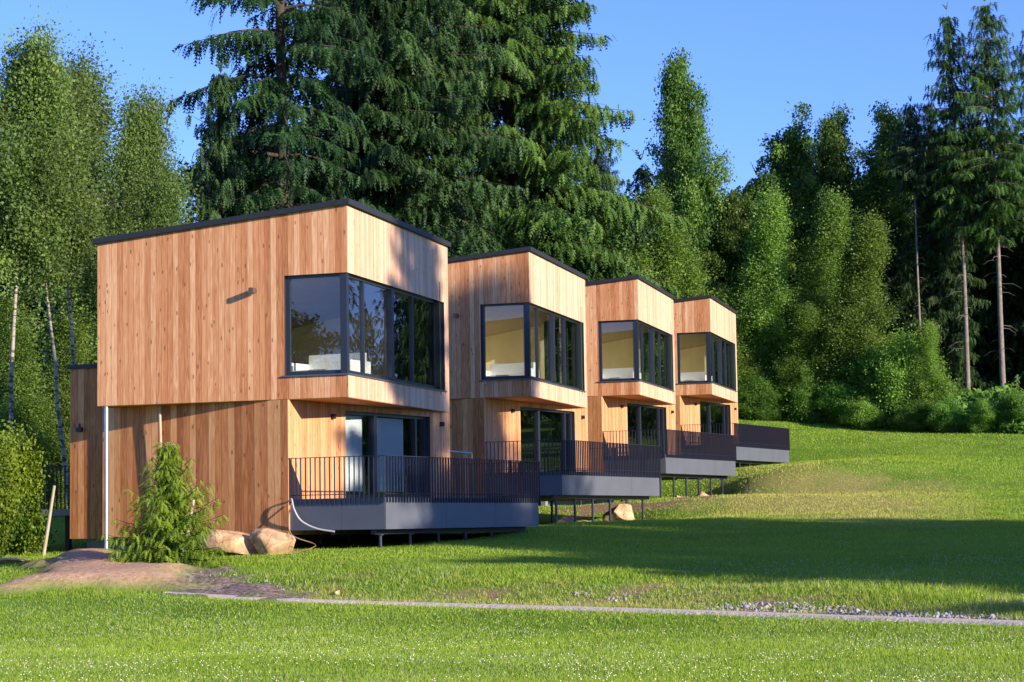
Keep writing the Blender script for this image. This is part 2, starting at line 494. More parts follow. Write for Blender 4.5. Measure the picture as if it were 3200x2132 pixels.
class MB:
    """collects polygons (with wall uv) and links them as one mesh"""
    def __init__(s): s.v = []; s.f = []; s.uv = []; s.mi = []

    def poly(s, pts, uvs=None, mi=0):
        b = len(s.v); s.v += [tuple(float(c) for c in p) for p in pts]; s.f.append(list(range(b, b + len(pts))))
        s.uv += uvs if uvs else [(p[0] + p[1], p[2]) for p in pts]; s.mi.append(mi)

    def box(s, x0, x1, y0, y1, z0, z1, mi=0):
        s.obox((0, 0), (1, 0), (0, 1), x0, x1, y0, y1, z0, z1, mi)

    def obox(s, o, du, dn, u0, u1, d0, d1, z0, z1, mi=0):
        """box along du between u0,u1 and along dn between d0,d1"""
        def P(u, d, z): return (o[0] + du[0] * u + dn[0] * d, o[1] + du[1] * u + dn[1] * d, z)
        c = [P(u0, d0, z0), P(u1, d0, z0), P(u1, d1, z0), P(u0, d1, z0), P(u0, d0, z1), P(u1, d0, z1), P(u1, d1, z1), P(u0, d1, z1)]
        flip = (du[0] * dn[1] - du[1] * dn[0]) < 0
        for f in ((0, 3, 2, 1), (4, 5, 6, 7), (0, 1, 5, 4), (1, 2, 6, 5), (2, 3, 7, 6), (3, 0, 4, 7)):
            q = [c[i] for i in f]
            if flip: q = q[::-1]
            s.poly(q, mi=mi)

    def tube(s, pts, r, n=8, mi=0):
        pts = [Vector(p) for p in pts]; rings = []
        rr = r if isinstance(r, (list, tuple)) else [r] * len(pts)
        for i, p in enumerate(pts):
            t = (pts[min(i + 1, len(pts) - 1)] - pts[max(i - 1, 0)]).normalized()
            a = t.orthogonal().normalized() if i == 0 else (a - t * a.dot(t)).normalized()
            b = t.cross(a)
            rings.append([p + (a * math.cos(2 * math.pi * k / n) + b * math.sin(2 * math.pi * k / n)) * rr[i] for k in range(n)])
        for i in range(len(pts) - 1):
            for k in range(n):
                s.poly([rings[i][k], rings[i][(k + 1) % n], rings[i + 1][(k + 1) % n], rings[i + 1][k]], mi=mi)
        s.poly(rings[0][::-1], mi=mi); s.poly(rings[-1], mi=mi)

    def prism(s, poly, z0, z1, mi=0, zt=None):
        """plan polygon (anticlockwise) between z0 and z1; zt(x,y) gives a sloping top added to z1"""
        n = len(poly); f = (lambda x, y: 0.) if zt is None else zt
        z0f = (lambda p: f(*p) + z0) if zt is not None else (lambda p: z0)
        s.poly([(p[0], p[1], z0f(p)) for p in poly][::-1], mi=mi)
        s.poly([(p[0], p[1], z1 + f(*p)) for p in poly], mi=mi)
        for i in range(n):
            a, b = poly[i], poly[(i + 1) % n]
            s.poly([(a[0], a[1], z0f(a)), (b[0], b[1], z0f(b)), (b[0], b[1], z1 + f(*b)), (a[0], a[1], z1 + f(*a))], mi=mi)

    def wall(s, p0, p1, q0, q1, zb, zt0, zt1, holes=(), mi=0, mi_in=None, mi_rev=None, u_off=0., caps=(True, True)):
        """outer line p0-p1, inner line q0-q1 (plan), holes (u0,u1,z0,z1) with lined reveals"""
        p0, p1, q0, q1 = [np.array(p, float) for p in (p0, p1, q0, q1)]
        L = np.hypot(*(p1 - p0)); du = (p1 - p0) / L
        nin = np.array([-du[1], du[0]])
        th = abs((q0 - p0) @ nin)
        sgn = 1 if (q0 - p0) @ nin > 0 else -1
        ui0 = (q0 - p0) @ du; ui1 = (q1 - p0) @ du
        mi_in = mi if mi_in is None else mi_in; mi_rev = mi if mi_rev is None else mi_rev

        def O(u, z): p = p0 + du * u; return (p[0], p[1], z)

        def I(u, z):
            if u <= 1e-6: p = q0
            elif u >= L - 1e-6: p = q1
            else: p = p0 + du * min(max(u, ui0), ui1) + nin * sgn * th
            return (p[0], p[1], z)

        def top(u): return zt0 + (zt1 - zt0) * u / L
        us = sorted({0., L} | {h[0] for h in holes} | {h[1] for h in holes})

        def panel(ua, ub, za, zb_a, zb_b):
            q = [O(ua, za), O(ub, za), O(ub, zb_b), O(ua, zb_a)]
            uvs = [(ua + u_off, za), (ub + u_off, za), (ub + u_off, zb_b), (ua + u_off, zb_a)]
            r = [I(ua, za), I(ub, za), I(ub, zb_b), I(ua, zb_a)]
            if sgn > 0: s.poly(q, uvs, mi); s.poly(r[::-1], uvs[::-1], mi_in)
            else: s.poly(q[::-1], uvs[::-1], mi); s.poly(r, uvs, mi_in)
        for a, b in zip(us[:-1], us[1:]):
            hs = [h for h in holes if h[0] <= a + 1e-6 and h[1] >= b - 1e-6]
            if hs:
                h = hs[0]
                panel(a, b, zb, h[2], h[2]); panel(a, b, h[3], top(a), top(b))
            else:
                panel(a, b, zb, top(a), top(b))
        for h in holes:
            s.poly([O(h[0], h[2]), O(h[1], h[2]), I(h[1], h[2]), I(h[0], h[2])], mi=mi_rev)
            s.poly([O(h[0], h[3]), O(h[1], h[3]), I(h[1], h[3]), I(h[0], h[3])][::-1], mi=mi_rev)
            if h[0] > 1e-6: s.poly([O(h[0], h[2]), I(h[0], h[2]), I(h[0], h[3]), O(h[0], h[3])], mi=mi_rev)
            if h[1] < L - 1e-6: s.poly([O(h[1], h[2]), O(h[1], h[3]), I(h[1], h[3]), I(h[1], h[2])], mi=mi_rev)
        s.poly([O(0, zb), O(L, zb), I(L, zb), I(0, zb)][::-1], mi=mi)
        s.poly([O(0, zt0), O(L, zt1), I(L, zt1), I(0, zt0)], mi=mi)
        if caps[0]: s.poly([O(0, zb), I(0, zb), I(0, zt0), O(0, zt0)], mi=mi)
        if caps[1]: s.poly([O(L, zb), O(L, zt1), I(L, zt1), I(L, zb)], mi=mi)
        return O, du, nin * sgn, L

    def build(s, name, mats, parent=None, smooth=False):
        me = bpy.data.meshes.new(name)
        me.from_pydata(s.v, [], s.f)
        uvl = me.uv_layers.new(name='uv')
        uvl.data.foreach_set('uv', np.array(s.uv, np.float32).ravel())
        for m in (mats if isinstance(mats, (list, tuple)) else [mats]): me.materials.append(m)
        me.polygons.foreach_set('material_index', np.array(s.mi, np.int32))
        if smooth: me.polygons.foreach_set('use_smooth', np.ones(len(s.f), bool))
        me.update()
        return link(name, me, parent)


def inset(poly, d):
    """inset an anticlockwise plan polygon"""
    n = len(poly); P = [np.array(p, float) for p in poly]; out = []
    for i in range(n):
        a, b, c = P[i - 1], P[i], P[(i + 1) % n]
        d1 = (b - a) / np.hypot(*(b - a)); d2 = (c - b) / np.hypot(*(c - b))
        n1 = np.array([-d1[1], d1[0]]); n2 = np.array([-d2[1], d2[0]])
        p1 = a + n1 * d; p2 = b + n2 * d
        A = np.array([d1, -d2]).T
        t = np.linalg.solve(A, p2 - p1)
        out.append(p1 + d1 * t[0])
    return out


# ------------------------------------------------------------------ the ground
def axis(a, b, fine0, fine1, fine, mid, coarse):
    L = [fine0]
    while L[-1] < fine1: L.append(L[-1] + fine)
    up = [L[-1]]; st = fine
    while up[-1] < b:
        st = min(st * 1.12, coarse if up[-1] > fine1 + 60 else mid); up.append(up[-1] + st)
    dn = [L[0]]; st = fine
    while dn[-1] > a:
        st = min(st * 1.12, coarse if dn[-1] < fine0 - 60 else mid); dn.append(dn[-1] - st)
    return np.array(dn[:0:-1] + L + up[1:])


gx = axis(-900, 900, -14, 16, .3, 2.0, 60.)
gy = axis(-300, 1500, 16, 70, .3, 1.2, 60.)
GX, GY = np.meshgrid(gx, gy)
GZ = gz(GX, GY)
mo, di, dr, ba = masks(GX, GY)
mo_bump = mo * (.22 + (smooth_noise(GX, GY, .5, 5) - .3) * .12) + di * (smooth_noise(GX, GY, .5, 6) - .3) * .38
GZ = GZ + mo_bump
nx, ny = len(gx), len(gy)
ii = np.arange(nx * ny).reshape(ny, nx)
Fg = np.stack([ii[:-1, :-1].ravel(), ii[:-1, 1:].ravel(), ii[1:, 1:].ravel(), ii[1:, :-1].ravel()], 1)
Vg = np.stack([GX.ravel(), GY.ravel(), GZ.ravel()], 1)


def ground_mat():
    m, nt, b = new_mat('meadow_ground')
    N, L = nt.nodes, nt.links
    at_ = N.new('ShaderNodeAttribute'); at_.attribute_name = 'col'
    sp = N.new('ShaderNodeSeparateColor'); L.new(at_.outputs['Color'], sp.inputs[0])
    tc = N.new('ShaderNodeTexCoord')
    n1 = N.new('ShaderNodeTexNoise'); n1.inputs['Scale'].default_value = .35; n1.inputs['Detail'].default_value = 6; L.new(tc.outputs['Object'], n1.inputs['Vector'])
    n2 = N.new('ShaderNodeTexNoise'); n2.inputs['Scale'].default_value = 9; n2.inputs['Detail'].default_value = 8; n2.inputs['Roughness'].default_value = .7; L.new(tc.outputs['Object'], n2.inputs['Vector'])

    def ramp(src, stops):
        cr = N.new('ShaderNodeValToRGB'); L.new(src, cr.inputs[0]); el = cr.color_ramp.elements
        el[0].position = stops[0][0]; el[0].color = (*stops[0][1], 1); el[1].position = stops[-1][0]; el[1].color = (*stops[-1][1], 1)
        for p, c in stops[1:-1]: e = el.new(p); e.color = (*c, 1)
        return cr.outputs[0]

    def mix(f, a, c):
        mx = N.new('ShaderNodeMix'); mx.data_type = 'RGBA'; L.new(f, mx.inputs[0]); L.new(a, mx.inputs[6]); L.new(c, mx.inputs[7]); return mx.outputs[2]
    grass = ramp(n1.outputs['Fac'], [(.3, (.10, .20, .02)), (.55, (.16, .28, .028)), (.75, (.23, .34, .045))])
    dry = ramp(n2.outputs['Fac'], [(.3, (.22, .22, .05)), (.7, (.44, .38, .13))])
    gravel = ramp(n2.outputs['Fac'], [(.3, (.34, .19, .11)), (.5, (.50, .31, .19)), (.7, (.62, .43, .29))])
    dirt = ramp(n2.outputs['Fac'], [(.32, (.06, .04, .03)), (.5, (.22, .16, .13)), (.68, (.42, .35, .30))])
    bare = ramp(n2.outputs['Fac'], [(.3, (.16, .085, .045)), (.7, (.44, .29, .17))])
    c = mix(sp.outputs[2], grass, dry)
    al = N.new('ShaderNodeAttribute'); al.attribute_name = 'tone'
    c = mix(al.outputs['Fac'], c, bare)
    c = mix(sp.outputs[0], c, gravel)
    c = mix(sp.outputs[1], c, dirt)
    L.new(c, b.inputs['Base Color']); b.inputs['Roughness'].default_value = .95; b.inputs['Specular IOR Level'].default_value = .1
    bp = N.new('ShaderNodeBump'); bp.inputs['Strength'].default_value = .8; bp.inputs['Distance'].default_value = .05
    L.new(n2.outputs['Fac'], bp.inputs['Height']); L.new(bp.outputs[0], b.inputs['Normal'])
    return m


me = np_mesh('ground', Vg, Fg, ground_mat(), attr=ba.ravel(), smooth=True, colattr=np.stack([mo.ravel(), di.ravel(), dr.ravel()], 1))
tag(link('ground', me), 'green meadow rising behind the houses to the wood', kind='structure')

# path: a strip following the lawn edge
pp = PATHL
tt = np.linspace(0, len(pp) - 1, 420)
PX = np.interp(tt, range(len(pp)), pp[:, 0]); PY = np.interp(tt, range(len(pp)), pp[:, 1])
k = np.ones(41) / 41
PX[20:-20] = np.convolve(PX, k, 'valid'); PY[20:-20] = np.convolve(PY, k, 'valid')
dx = np.gradient(PX); dy = np.gradient(PY); dl = np.hypot(dx, dy); nxp = -dy / dl; nyp = dx / dl
rows = []
for j, w in enumerate(np.linspace(-.5, .5, 7)):
    jag = (smooth_noise(PX * 3, PY * 3, .8, 20 + j) - .5) * (.12 if j in (0, 6) else .04)
    ww = w * (.72 + .2 * smooth_noise(PX, PY, 3, 31)) * np.clip(tt / .8, .15, 1) + jag * np.sign(w if w else 1)
    X = PX + nxp * ww; Y = PY + nyp * ww
    Z = gz(X, Y) + .05 - .05 * (j in (0, 6))
    rows.append(np.stack([X, Y, Z], 1))
V = np.concatenate(rows); n = len(PX)
F = []
for j in range(6):
    a = np.arange(n - 1) + j * n
    F.append(np.stack([a, a + 1, a + 1 + n, a + n], 1))
tag(link('path', np_mesh('path', V, np.concatenate(F), M['path'], smooth=True)), 'narrow pale gravel path along the lawn edge', kind='structure')

# ------------------------------------------------------------------ houses
G0 = np.array([-5.3902, 50.5961, 0.639])
B = (.269, -1.538); Fp = (8.025, 0.); D = (-.691, 5.14); R_ = (8.025, 5.44)
SOF = 2.396
zA, zC, zE = 7.012, 6.449, 6.94
Amat = np.array([[B[0], B[1], 1], [D[0], D[1], 1], [Fp[0], Fp[1], 1]])
rp = np.linalg.solve(Amat, np.array([zA, zC, zE]))
def roofz(x, y): return rp[0] * x + rp[1] * y + rp[2]


def window(parent, name, O2, du, nin, u0, u1, z0, z1, bars, fw=.07, depth=(.10, .19), ends=(True, True), extra=None, top=.07, bot=.10):
    f = MB(); o = O2
    f.obox(o, du, nin, u0, u1, depth[0], depth[1], z0 + .002, z0 + bot)
    f.obox(o, du, nin, u0, u1, depth[0], depth[1], z1 - top, z1 - .002)
    za, zb = z0 + bot, z1 - top
    if ends[0]: f.obox(o, du, nin, u0 + .002, u0 + fw, depth[0], depth[1], za, zb)
    if ends[1]: f.obox(o, du, nin, u1 - fw, u1 - .002, depth[0], depth[1], za, zb)
    for c, w, d0, d1 in bars: f.obox(o, du, nin, c - w / 2, c + w / 2, d0, d1, za, zb)
    fo = f.build(name, M['metal'], parent)
    edges = [u0] + [b[0] for b in bars] + [u1]
    dm = (depth[0] + depth[1]) / 2
    for a, b in zip(edges[:-1], edges[1:]):
        g = MB()
        def P(u, d, z): return (o[0] + du[0] * u + nin[0] * d, o[1] + du[1] * u + nin[1] * d, z)
        g.poly([P(a + .02, dm, za - .02), P(b - .02, dm, za - .02), P(b - .02, dm, zb + .02), P(a + .02, dm, zb + .02)])
        g.build('pane', M['glass'], fo)
    return fo


def make_house(root):
    UP = [B, Fp, R_, D]                                         # anticlockwise in plan
    IN = inset(UP, .28)
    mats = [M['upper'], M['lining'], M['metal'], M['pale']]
    w = MB()
    # short side wall (runs D -> B), corner opening at B
    Ls = math.hypot(D[0] - B[0], D[1] - B[1])
    w.wall(B, D, IN[0], IN[3], SOF, zA, zC, [(0., 1.65, 2.96, 5.37)], 0, 1, 2, caps=(False, True), u_off=.0)
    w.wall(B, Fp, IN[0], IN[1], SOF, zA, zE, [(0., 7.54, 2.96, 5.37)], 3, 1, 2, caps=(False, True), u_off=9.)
    w.wall(R_, Fp, IN[2], IN[1], SOF, roofz(*R_), zE, [], 0, 1, 2, caps=(True, False), u_off=20.)
    w.wall(D, R_, IN[3], IN[2], SOF, zC, roofz(*R_), [], 0, 1, 2, caps=(False, False), u_off=31.)
    w.build('upper_wall', mats, root)
    s = MB(); sp_ = inset(UP, .012); s.prism(sp_, SOF - .012, SOF + .25); s.build('soffit', M['soffit'], root)
    fl = MB(); fl.prism(inset(UP, .285), SOF + .27, SOF + .42); fl.build('upper_floor', M['lining'], root)
    ce = MB(); ce.prism(inset(UP, .285), 5.62, 5.70, zt=lambda x, y: -.14 * y); ce.build('ceiling', M['ceiling'], root)
    rf = MB(); ov = inset(UP, -.07)
    rf.prism(ov, .004, .095, zt=roofz)
    ro = rf.build('roof', M['black'], root)
    tr = MB(); ov2 = inset(UP, -.085)
    for i in range(4):
        a, b2 = ov2[i], ov2[(i + 1) % 4]; a2, b3 = ov[i], ov[(i + 1) % 4]
        tr.poly([(a[0], a[1], roofz(*a) - .012), (b2[0], b2[1], roofz(*b2) - .012), (b2[0], b2[1], roofz(*b2) + .118), (a[0], a[1], roofz(*a) + .118)])
        tr.poly([(a[0], a[1], roofz(*a) + .118), (b2[0], b2[1], roofz(*b2) + .118), (b3[0], b3[1], roofz(*b3) + .098), (a2[0], a2[1], roofz(*a2) + .098)])
        tr.poly([(a[0], a[1], roofz(*a) - .012), (a2[0], a2[1], roofz(*a2) - .03), (b3[0], b3[1], roofz(*b3) - .012), (b2[0], b2[1], roofz(*b2) - .012)])
    tr.build('roof_edge', M['black'], ro)
    # lower storey
    LO = [(0, 0), (8.02, 0), (8.02, 5.52), (0, 5.52)]
    LI = inset(LO, .26)
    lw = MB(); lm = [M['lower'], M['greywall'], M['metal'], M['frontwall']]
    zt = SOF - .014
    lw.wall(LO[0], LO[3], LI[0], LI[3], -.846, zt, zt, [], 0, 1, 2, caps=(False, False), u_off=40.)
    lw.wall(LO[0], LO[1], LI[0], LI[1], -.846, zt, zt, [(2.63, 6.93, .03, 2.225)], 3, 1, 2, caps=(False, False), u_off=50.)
    lw.wall(LO[2], LO[1], LI[2], LI[1], -.846, zt, zt, [], 0, 1, 2, caps=(False, False), u_off=60.)
    lw.wall(LO[3], LO[2], LI[3], LI[2], -.846, zt, zt, [], 0, 1, 2, caps=(False, False), u_off=70.)
    lw.build('lower_wall', lm, root)
    lf = MB(); lf.box(.27, 7.75, .27, 5.25, -.30, .0); lf.build('lower_floor', M['greycloth'], root)
    cu = MB()  # dark folds added behind the glass so the front panes read dark
    for i in range(11):
        y = -.15 + i * .13; cu.obox((0, 0), (0, 1), (1, 0), y, y + .128, 7.25 + (i % 2) * .05, 7.31 + (i % 2) * .05, SOF + .43, 5.9)
    cu.build('added_dark_screen', M['added_dark_screen'], root)
    # annex
    an = MB(); AN = [(.12, 5.524), (8.3, 5.524), (8.3, 8.2), (.12, 8.2)]
    AN = [(.12, 5.524), (8.3, 5.524), (8.3, 6.64), (.12, 6.64)]
    AI = inset(AN, .2)
    for i, j in ((0, 3), (3, 2), (2, 1)):
        an.wall(AN[i], AN[j], AI[i], AI[j], -.87, 3.42, 3.42, [], 0, 0, 0, caps=(False, False), u_off=80. + 11 * i)
    an.build('annex_wall', [M['lower']], root)
    ar = MB(); ar.prism(inset(AN, -.06), 3.424, 3.53); ar.build('annex_roof', M['black'], root)
    # corner window
    du1 = np.array([D[0] - B[0], D[1] - B[1]]); du1 /= np.hypot(*du1); n1 = np.array([du1[1], -du1[0]])
    du2 = np.array([Fp[0] - B[0], Fp[1] - B[1]]); du2 /= np.hypot(*du2); n2 = np.array([-du2[1], du2[0]])
    window(root, 'side_window', B, du1, n1, .14, 1.65, 2.96, 5.37, [], fw=.10, depth=(.10, .18), ends=(False, True))
    window(root, 'front_window', B, du2, n2, .14, 7.54, 2.96, 5.37, [(1.42, .07, .10, .20), (3.42, .16, .05, .20), (5.18, .07, .10, .20), (7.2, .09, .08, .2)], fw=.10, depth=(.11, .20), ends=(False, True))
    cp = MB()
    Ci = inset(UP, .04)[0]; c2 = inset(UP, .20)[0]
    cp.prism([Ci, Ci + du2 * .16 * 1.0, c2 + du2 * .10 + du1 * .10, Ci + du1 * .17], 2.964, 5.366)
    cp.build('corner_post', M['metal'], root)
    si = MB()
    si.obox(B, du1, n1, -.03, 1.72, -.045, .10, 2.925, 2.957)
    si.obox(B, du2, n2, .03, 7.58, -.045, .10, 2.925, 2.957)
    si.build('window_sill', M['sill'], root)
    # small board joint over and under the side window
    # sliding door
    dfr = MB()
    window(root, 'sliding_door', (0, 0), (1, 0), (0, 1), 2.63, 6.93, .03, 2.225, [(4.22, .14, .08, .22), (6.35, .09, .10, .2)], fw=.08, depth=(.12, .22))
    # interior railing and post
    ir = MB()
    ir.tube([(2.6, 3.4, 3.75), (6.6, 3.4, 3.75)], .022); ir.tube([(2.6, 3.4, 3.55), (6.6, 3.4, 3.55)], .012); ir.tube([(2.6, 3.4, 3.35), (6.6, 3.4, 3.35)], .012)
    for x in (2.6, 4.6, 6.6): ir.tube([(x, 3.4, 2.82), (x, 3.4, 3.78)], .02)
    ir.build('stair_railing', M['metal'], root)
    # lamps
    for x, z in ((1.99, 2.05), (7.52, 2.05)):
        l = MB(); l.box(x - .055, x + .055, -.09, -.002, z - .06, z + .06); l.box(x - .03, x + .03, -.11, -.09, z - .045, z + .045); l.build('wall_lamp', M['lamp'], root)
    # square lamp on a bracket high on the side wall
    l = MB(); c = 2.42
    l.obox(B, du1, -n1, c - .04, c + .04, .002, .06, 5.0, 5.08)
    l.obox(B, du1, -n1, c - .06, c + .06, .06, .26, 4.98, 5.10)
    l.build('spot_lamp', M['lampg'], root)
    l = MB(); l.obox((.12, 5.524), (0, 1), (-1, 0), .70, .86, .002, .09, 1.82, 1.93); l.obox((.12, 5.524), (0, 1), (-1, 0), .76, .80, .03, .06, 1.93, 2.03); l.build('annex_lamp', M['lamp'], root)
    # terrace
    X0, X1, Y0 = .074, 8.059, -2.644
    te = MB(); te.box(X0 + .03, X1 - .03, Y0 + .03, -.01, -.14, -.02); tr_ = te.build('terrace', M['deck'], root)
    fa = MB()
    segs = [X0, 3.0, 5.6, X1]
    for a, b2 in zip(segs[:-1], segs[1:]): fa.box(a + .004, b2 - .004, Y0 - .002, Y0 + .02, -.741, .0)
    fa.box(X0 - .002, X0 + .02, Y0 + .024, -1.45, -.741, .0); fa.box(X0 - .002, X0 + .02, -1.442, -.003, -.741, .0)
    fa.box(X1 - .02, X1 + .002, Y0 + .024, -.003, -.741, .0)
    fa.build('fascia', M['fascia'], tr_)
    un = MB(); un.box(X0 + .06, X1 - .06, Y0 + .06, -.02, -.72, -.60); 
    for yy in (-2.3, -1.2): un.box(X0 + .1, X1 - .1, yy, yy + .12, -.86, -.72)
    un.build('understructure', M['bar'], tr_)
    ra = MB()
    sp = .135
    def fin(x, y, alongx):
        if alongx: ra.box(x - .005, x + .005, y - .022, y + .022, -.12, .965)
        else: ra.box(x - .022, x + .022, y - .005, y + .005, -.12, .965)
    yr = Y0 - .032; xl = X0 - .032; xr = X1 + .032
    for x in np.arange(xl + .06, xr - .02, sp): fin(x, yr, True)
    for y in np.arange(yr + .05, -.06, sp): fin(xl, y, False); fin(xr, y, False)
    ra.build('railing', M['bar'], tr_)
    tp = MB()
    tp.box(xl - .03, xr + .03, yr - .03, yr + .03, .965, .982)
    tp.box(xl - .03, xl + .03, yr + .03, -.01, .965, .982); tp.box(xr - .03, xr + .03, yr + .03, -.01, .965, .982)
    tp.box(xl - .02, xr + .02, yr + .0, yr + .012, .08, .10)
    tp.box(xl, xl + .012, yr + .02, -.01, .08, .10)
    tp.build('top_rail', M['bar'], tr_)
    # piles
    for x in (.5, 1.9, 3.3, 4.7, 6.1, 7.5):
        for y in (-2.24, 1.2, 5.0):
            p = MB(); zt_ = -.862 if y < 0 else -.85
            p.tube([(x, y, -2.6), (x, y, zt_)], .04, 10)
            p.tube([(x, y, zt_ - .02), (x, y, zt_)], .09, 10)
            p.build('pile', M['bar'], root)
    pl = MB(); pl.box(.6, 7.6, 2.8, 3.0, -2.6, -.86); pl.box(.5, 7.9, 5.2, 6.4, -2.4, -.90); pl.build('plinth_and_light_block', M['concrete'], root)  # annex plinth, plus an added wall under the house blocking light from behind
    dp = MB(); dp.tube([(-.60, 4.93, -2.2), (-.60, 4.93, 2.383)], .05, 12); dp.build('corner_column', M['steel'], root)


rotz0 = math.atan2(FR[1], FR[0])
steps = [((0, 0, 0), 0.), ((4.4658, 16.5614, .9456), .0161), ((8.8966, 33.2491, 1.9327), .023), ((13.3352, 50.1426, 2.9003), .0185)]
hlabels = ['nearest and largest larch house, pale blinds in its terrace door',
           'second larch house from the front, a tree shadow on its upper side wall',
           'third larch house, between the second house and the small farthest one',
           'farthest and smallest larch house at the top of the row, beside the forest']
house = empty('wooden_house', G0, rotz0)
make_house(house)
houses = [house]
for (t, yw), lb in zip(steps[1:], hlabels[1:]):
    h = copy_tree(house); h.location = [float(v) for v in (G0 + np.array(t))]; h.rotation_euler = (0, 0, rotz0 + yw); houses.append(h)
for h, lb in zip(houses, hlabels): tag(h, lb, 'house', 'larch houses stepping up the meadow')
bpy.context.view_layer.update()


def H(i, x, y, z):
    """house-local point to world"""
    t, yw = steps[i]; a = rotz0 + yw
    o = G0 + np.array(t)
    return np.array([o[0] + math.cos(a) * x - math.sin(a) * y, o[1] + math.sin(a) * x + math.cos(a) * y, o[2] + z])


# blinds of the nearest house's door: two parts of it
for a, b2 in ((2.74, 3.86), (4.34, 5.95)):
    m = MB(); m.box(a, b2, .27, .285, .22, 2.13); m.build('door_blind', M['blind'], houses[0])

# furniture seen through the corner windows
def make_sofa():
    r = empty('sofa', (0, 0, 0))
    s = MB(); s.box(-.8, .8, -.4, .4, .08, .42); s.build('seat', M['white'], r)
    s = MB(); s.box(-.8, .8, .402, .58, .1, .85); s.build('backrest', M['white'], r)
    for x in (-.92, .802): s = MB(); s.box(x, x + .118, -.4, .58, .08, .62); s.build('armrest', M['white'], r)
    return r


def make_chair():
    r = empty('armchair', (0, 0, 0))
    s = MB(); s.box(-.3, .3, -.28, .3, .36, .48); s.build('seat', M['greycloth'], r)
    s = MB(); s.prism([(-.3, .302), (.3, .302), (.27, .40), (-.27, .40)], .40, 1.0); s.build('backrest', M['greycloth'], r)
    for x in (-.26, .26):
        for y in (-.24, .26): s = MB(); s.tube([(x, y, 0), (x * .9, y * .9, .362)], .018, 6); s.build('leg', M['metal'], r)
    return r


sofa = make_sofa(); chair = make_chair()
where = ['nearest', 'second', 'third', 'farthest']
for i in range(4):
    s = sofa if i == 0 else copy_tree(sofa); c = chair if i == 0 else copy_tree(chair)
    s.location = H(i, 2.35, .35, SOF + .42).tolist(); s.rotation_euler = (0, 0, rotz0 + steps[i][1] + math.pi / 2 + math.pi)
    c.location = H(i, 1.15, 1.05, SOF + .42).tolist(); c.rotation_euler = (0, 0, rotz0 + steps[i][1] + 1.1)
    tag(s, 'white sofa behind the corner window of the %s house' % where[i], 'sofa', 'sofas in the upper rooms')
    tag(c, 'dark grey armchair behind the corner window of the %s house' % where[i], 'armchair', 'armchairs in the upper rooms')

# things around the houses
m = MB()
pts = [H(0, -.02, -.03, -.05), H(0, -.16, -.2, .0), H(0, -.20, -.3, -.25), H(0, -.12, -.45, -.52), H(0, -.02, -.8, -.70), H(0, .06, -1.25, -.78)]
from mathutils.geometry import interpolate_bezier
def spline(P, n=8):
    P = [np.array(p, float) for p in P]; out = []
    for i in range(len(P) - 1):
        p0 = P[max(i - 1, 0)]; p1 = P[i]; p2 = P[i + 1]; p3 = P[min(i + 2, len(P) - 1)]
        for k in range(n):
            t = k / n
            out.append(.5 * ((2 * p1) + (-p0 + p2) * t + (2 * p0 - 5 * p1 + 4 * p2 - p3) * t * t + (-p0 + 3 * p1 - 3 * p2 + p3) * t ** 3))
    out.append(P[-1]); return out


m.tube(spline(pts), .022, 8)
o = m.build('hose', M['hose'], smooth=True); tag(o, 'pale hose looping over the left end of the nearest dark terrace fascia', 'hose')
m = MB(); gb = ground_at(908, 1735)
m.tube(spline([H(0, -.05, -.12, -.1), H(0, -.22, -.15, -.45), H(0, -.15, -.2, -.85), H(0, .1, -.7, -1.1), tuple(gb + [0, 0, .02])]), .014, 6)
o = m.build('cable', M['hoseb'], smooth=True); tag(o, 'thin brown cable hanging from the nearest terrace to the ground by the boulder', 'cable')

# slim pole under the side overhang
m = MB(); p = at(499, 1268, 52.1); q = at(505, 1500, 52.12)
gp = gz1(q[0], q[1]); q2 = p + (q - p) * ((gp - p[2]) / (q[2] - p[2]))
m.tube([p, q2], .035, 8); o = m.build('support_pole', M['stake']); tag(o, 'slim pale pole rising behind the young spruce to the overhang', 'pole')

# handrail between first and second house
hr = empty('handrail', at(1440, 1560, 60), 0, 'pale metal handrail beyond the right end of the nearest house', 'handrail')
a = at(1400, 1411, 60); b_ = at(1474, 1418, 60)
m = MB(); ll = hr.location
m.tube([a - np.array(ll), b_ - np.array(ll)], .04, 8); m.build('rail', M['steel'], hr)
m = MB(); m.tube([b_ - np.array(ll), b_ - np.array(ll) - np.array([0, 0, 1.35])], .022, 8); m.build('post', M['steel'], hr)

# entrance deck with bars at the far left of the nearest house
ed = empty('entrance_platform', H(0, .2, 6.7, -.9), rotz0, 'dark barred entrance platform at the left end of the nearest house', 'platform')
m = MB(); m.box(.1, 4, .02, 2.2, .62, .78); m.build('platform_floor', M['concrete'], ed)
m = MB()
for y in np.arange(.1, 2.2, .13): m.box(.1, .112, y, y + .04, .78, 1.86)
m.box(.09, .13, .05, 2.2, 1.86, 1.89)
m.build('railing', M['bar'], ed)
for y in (.2, 2.0): m = MB(); m.box(.2, .32, y, y + .12, -.6, .618); m.build('post', M['bar'], ed)


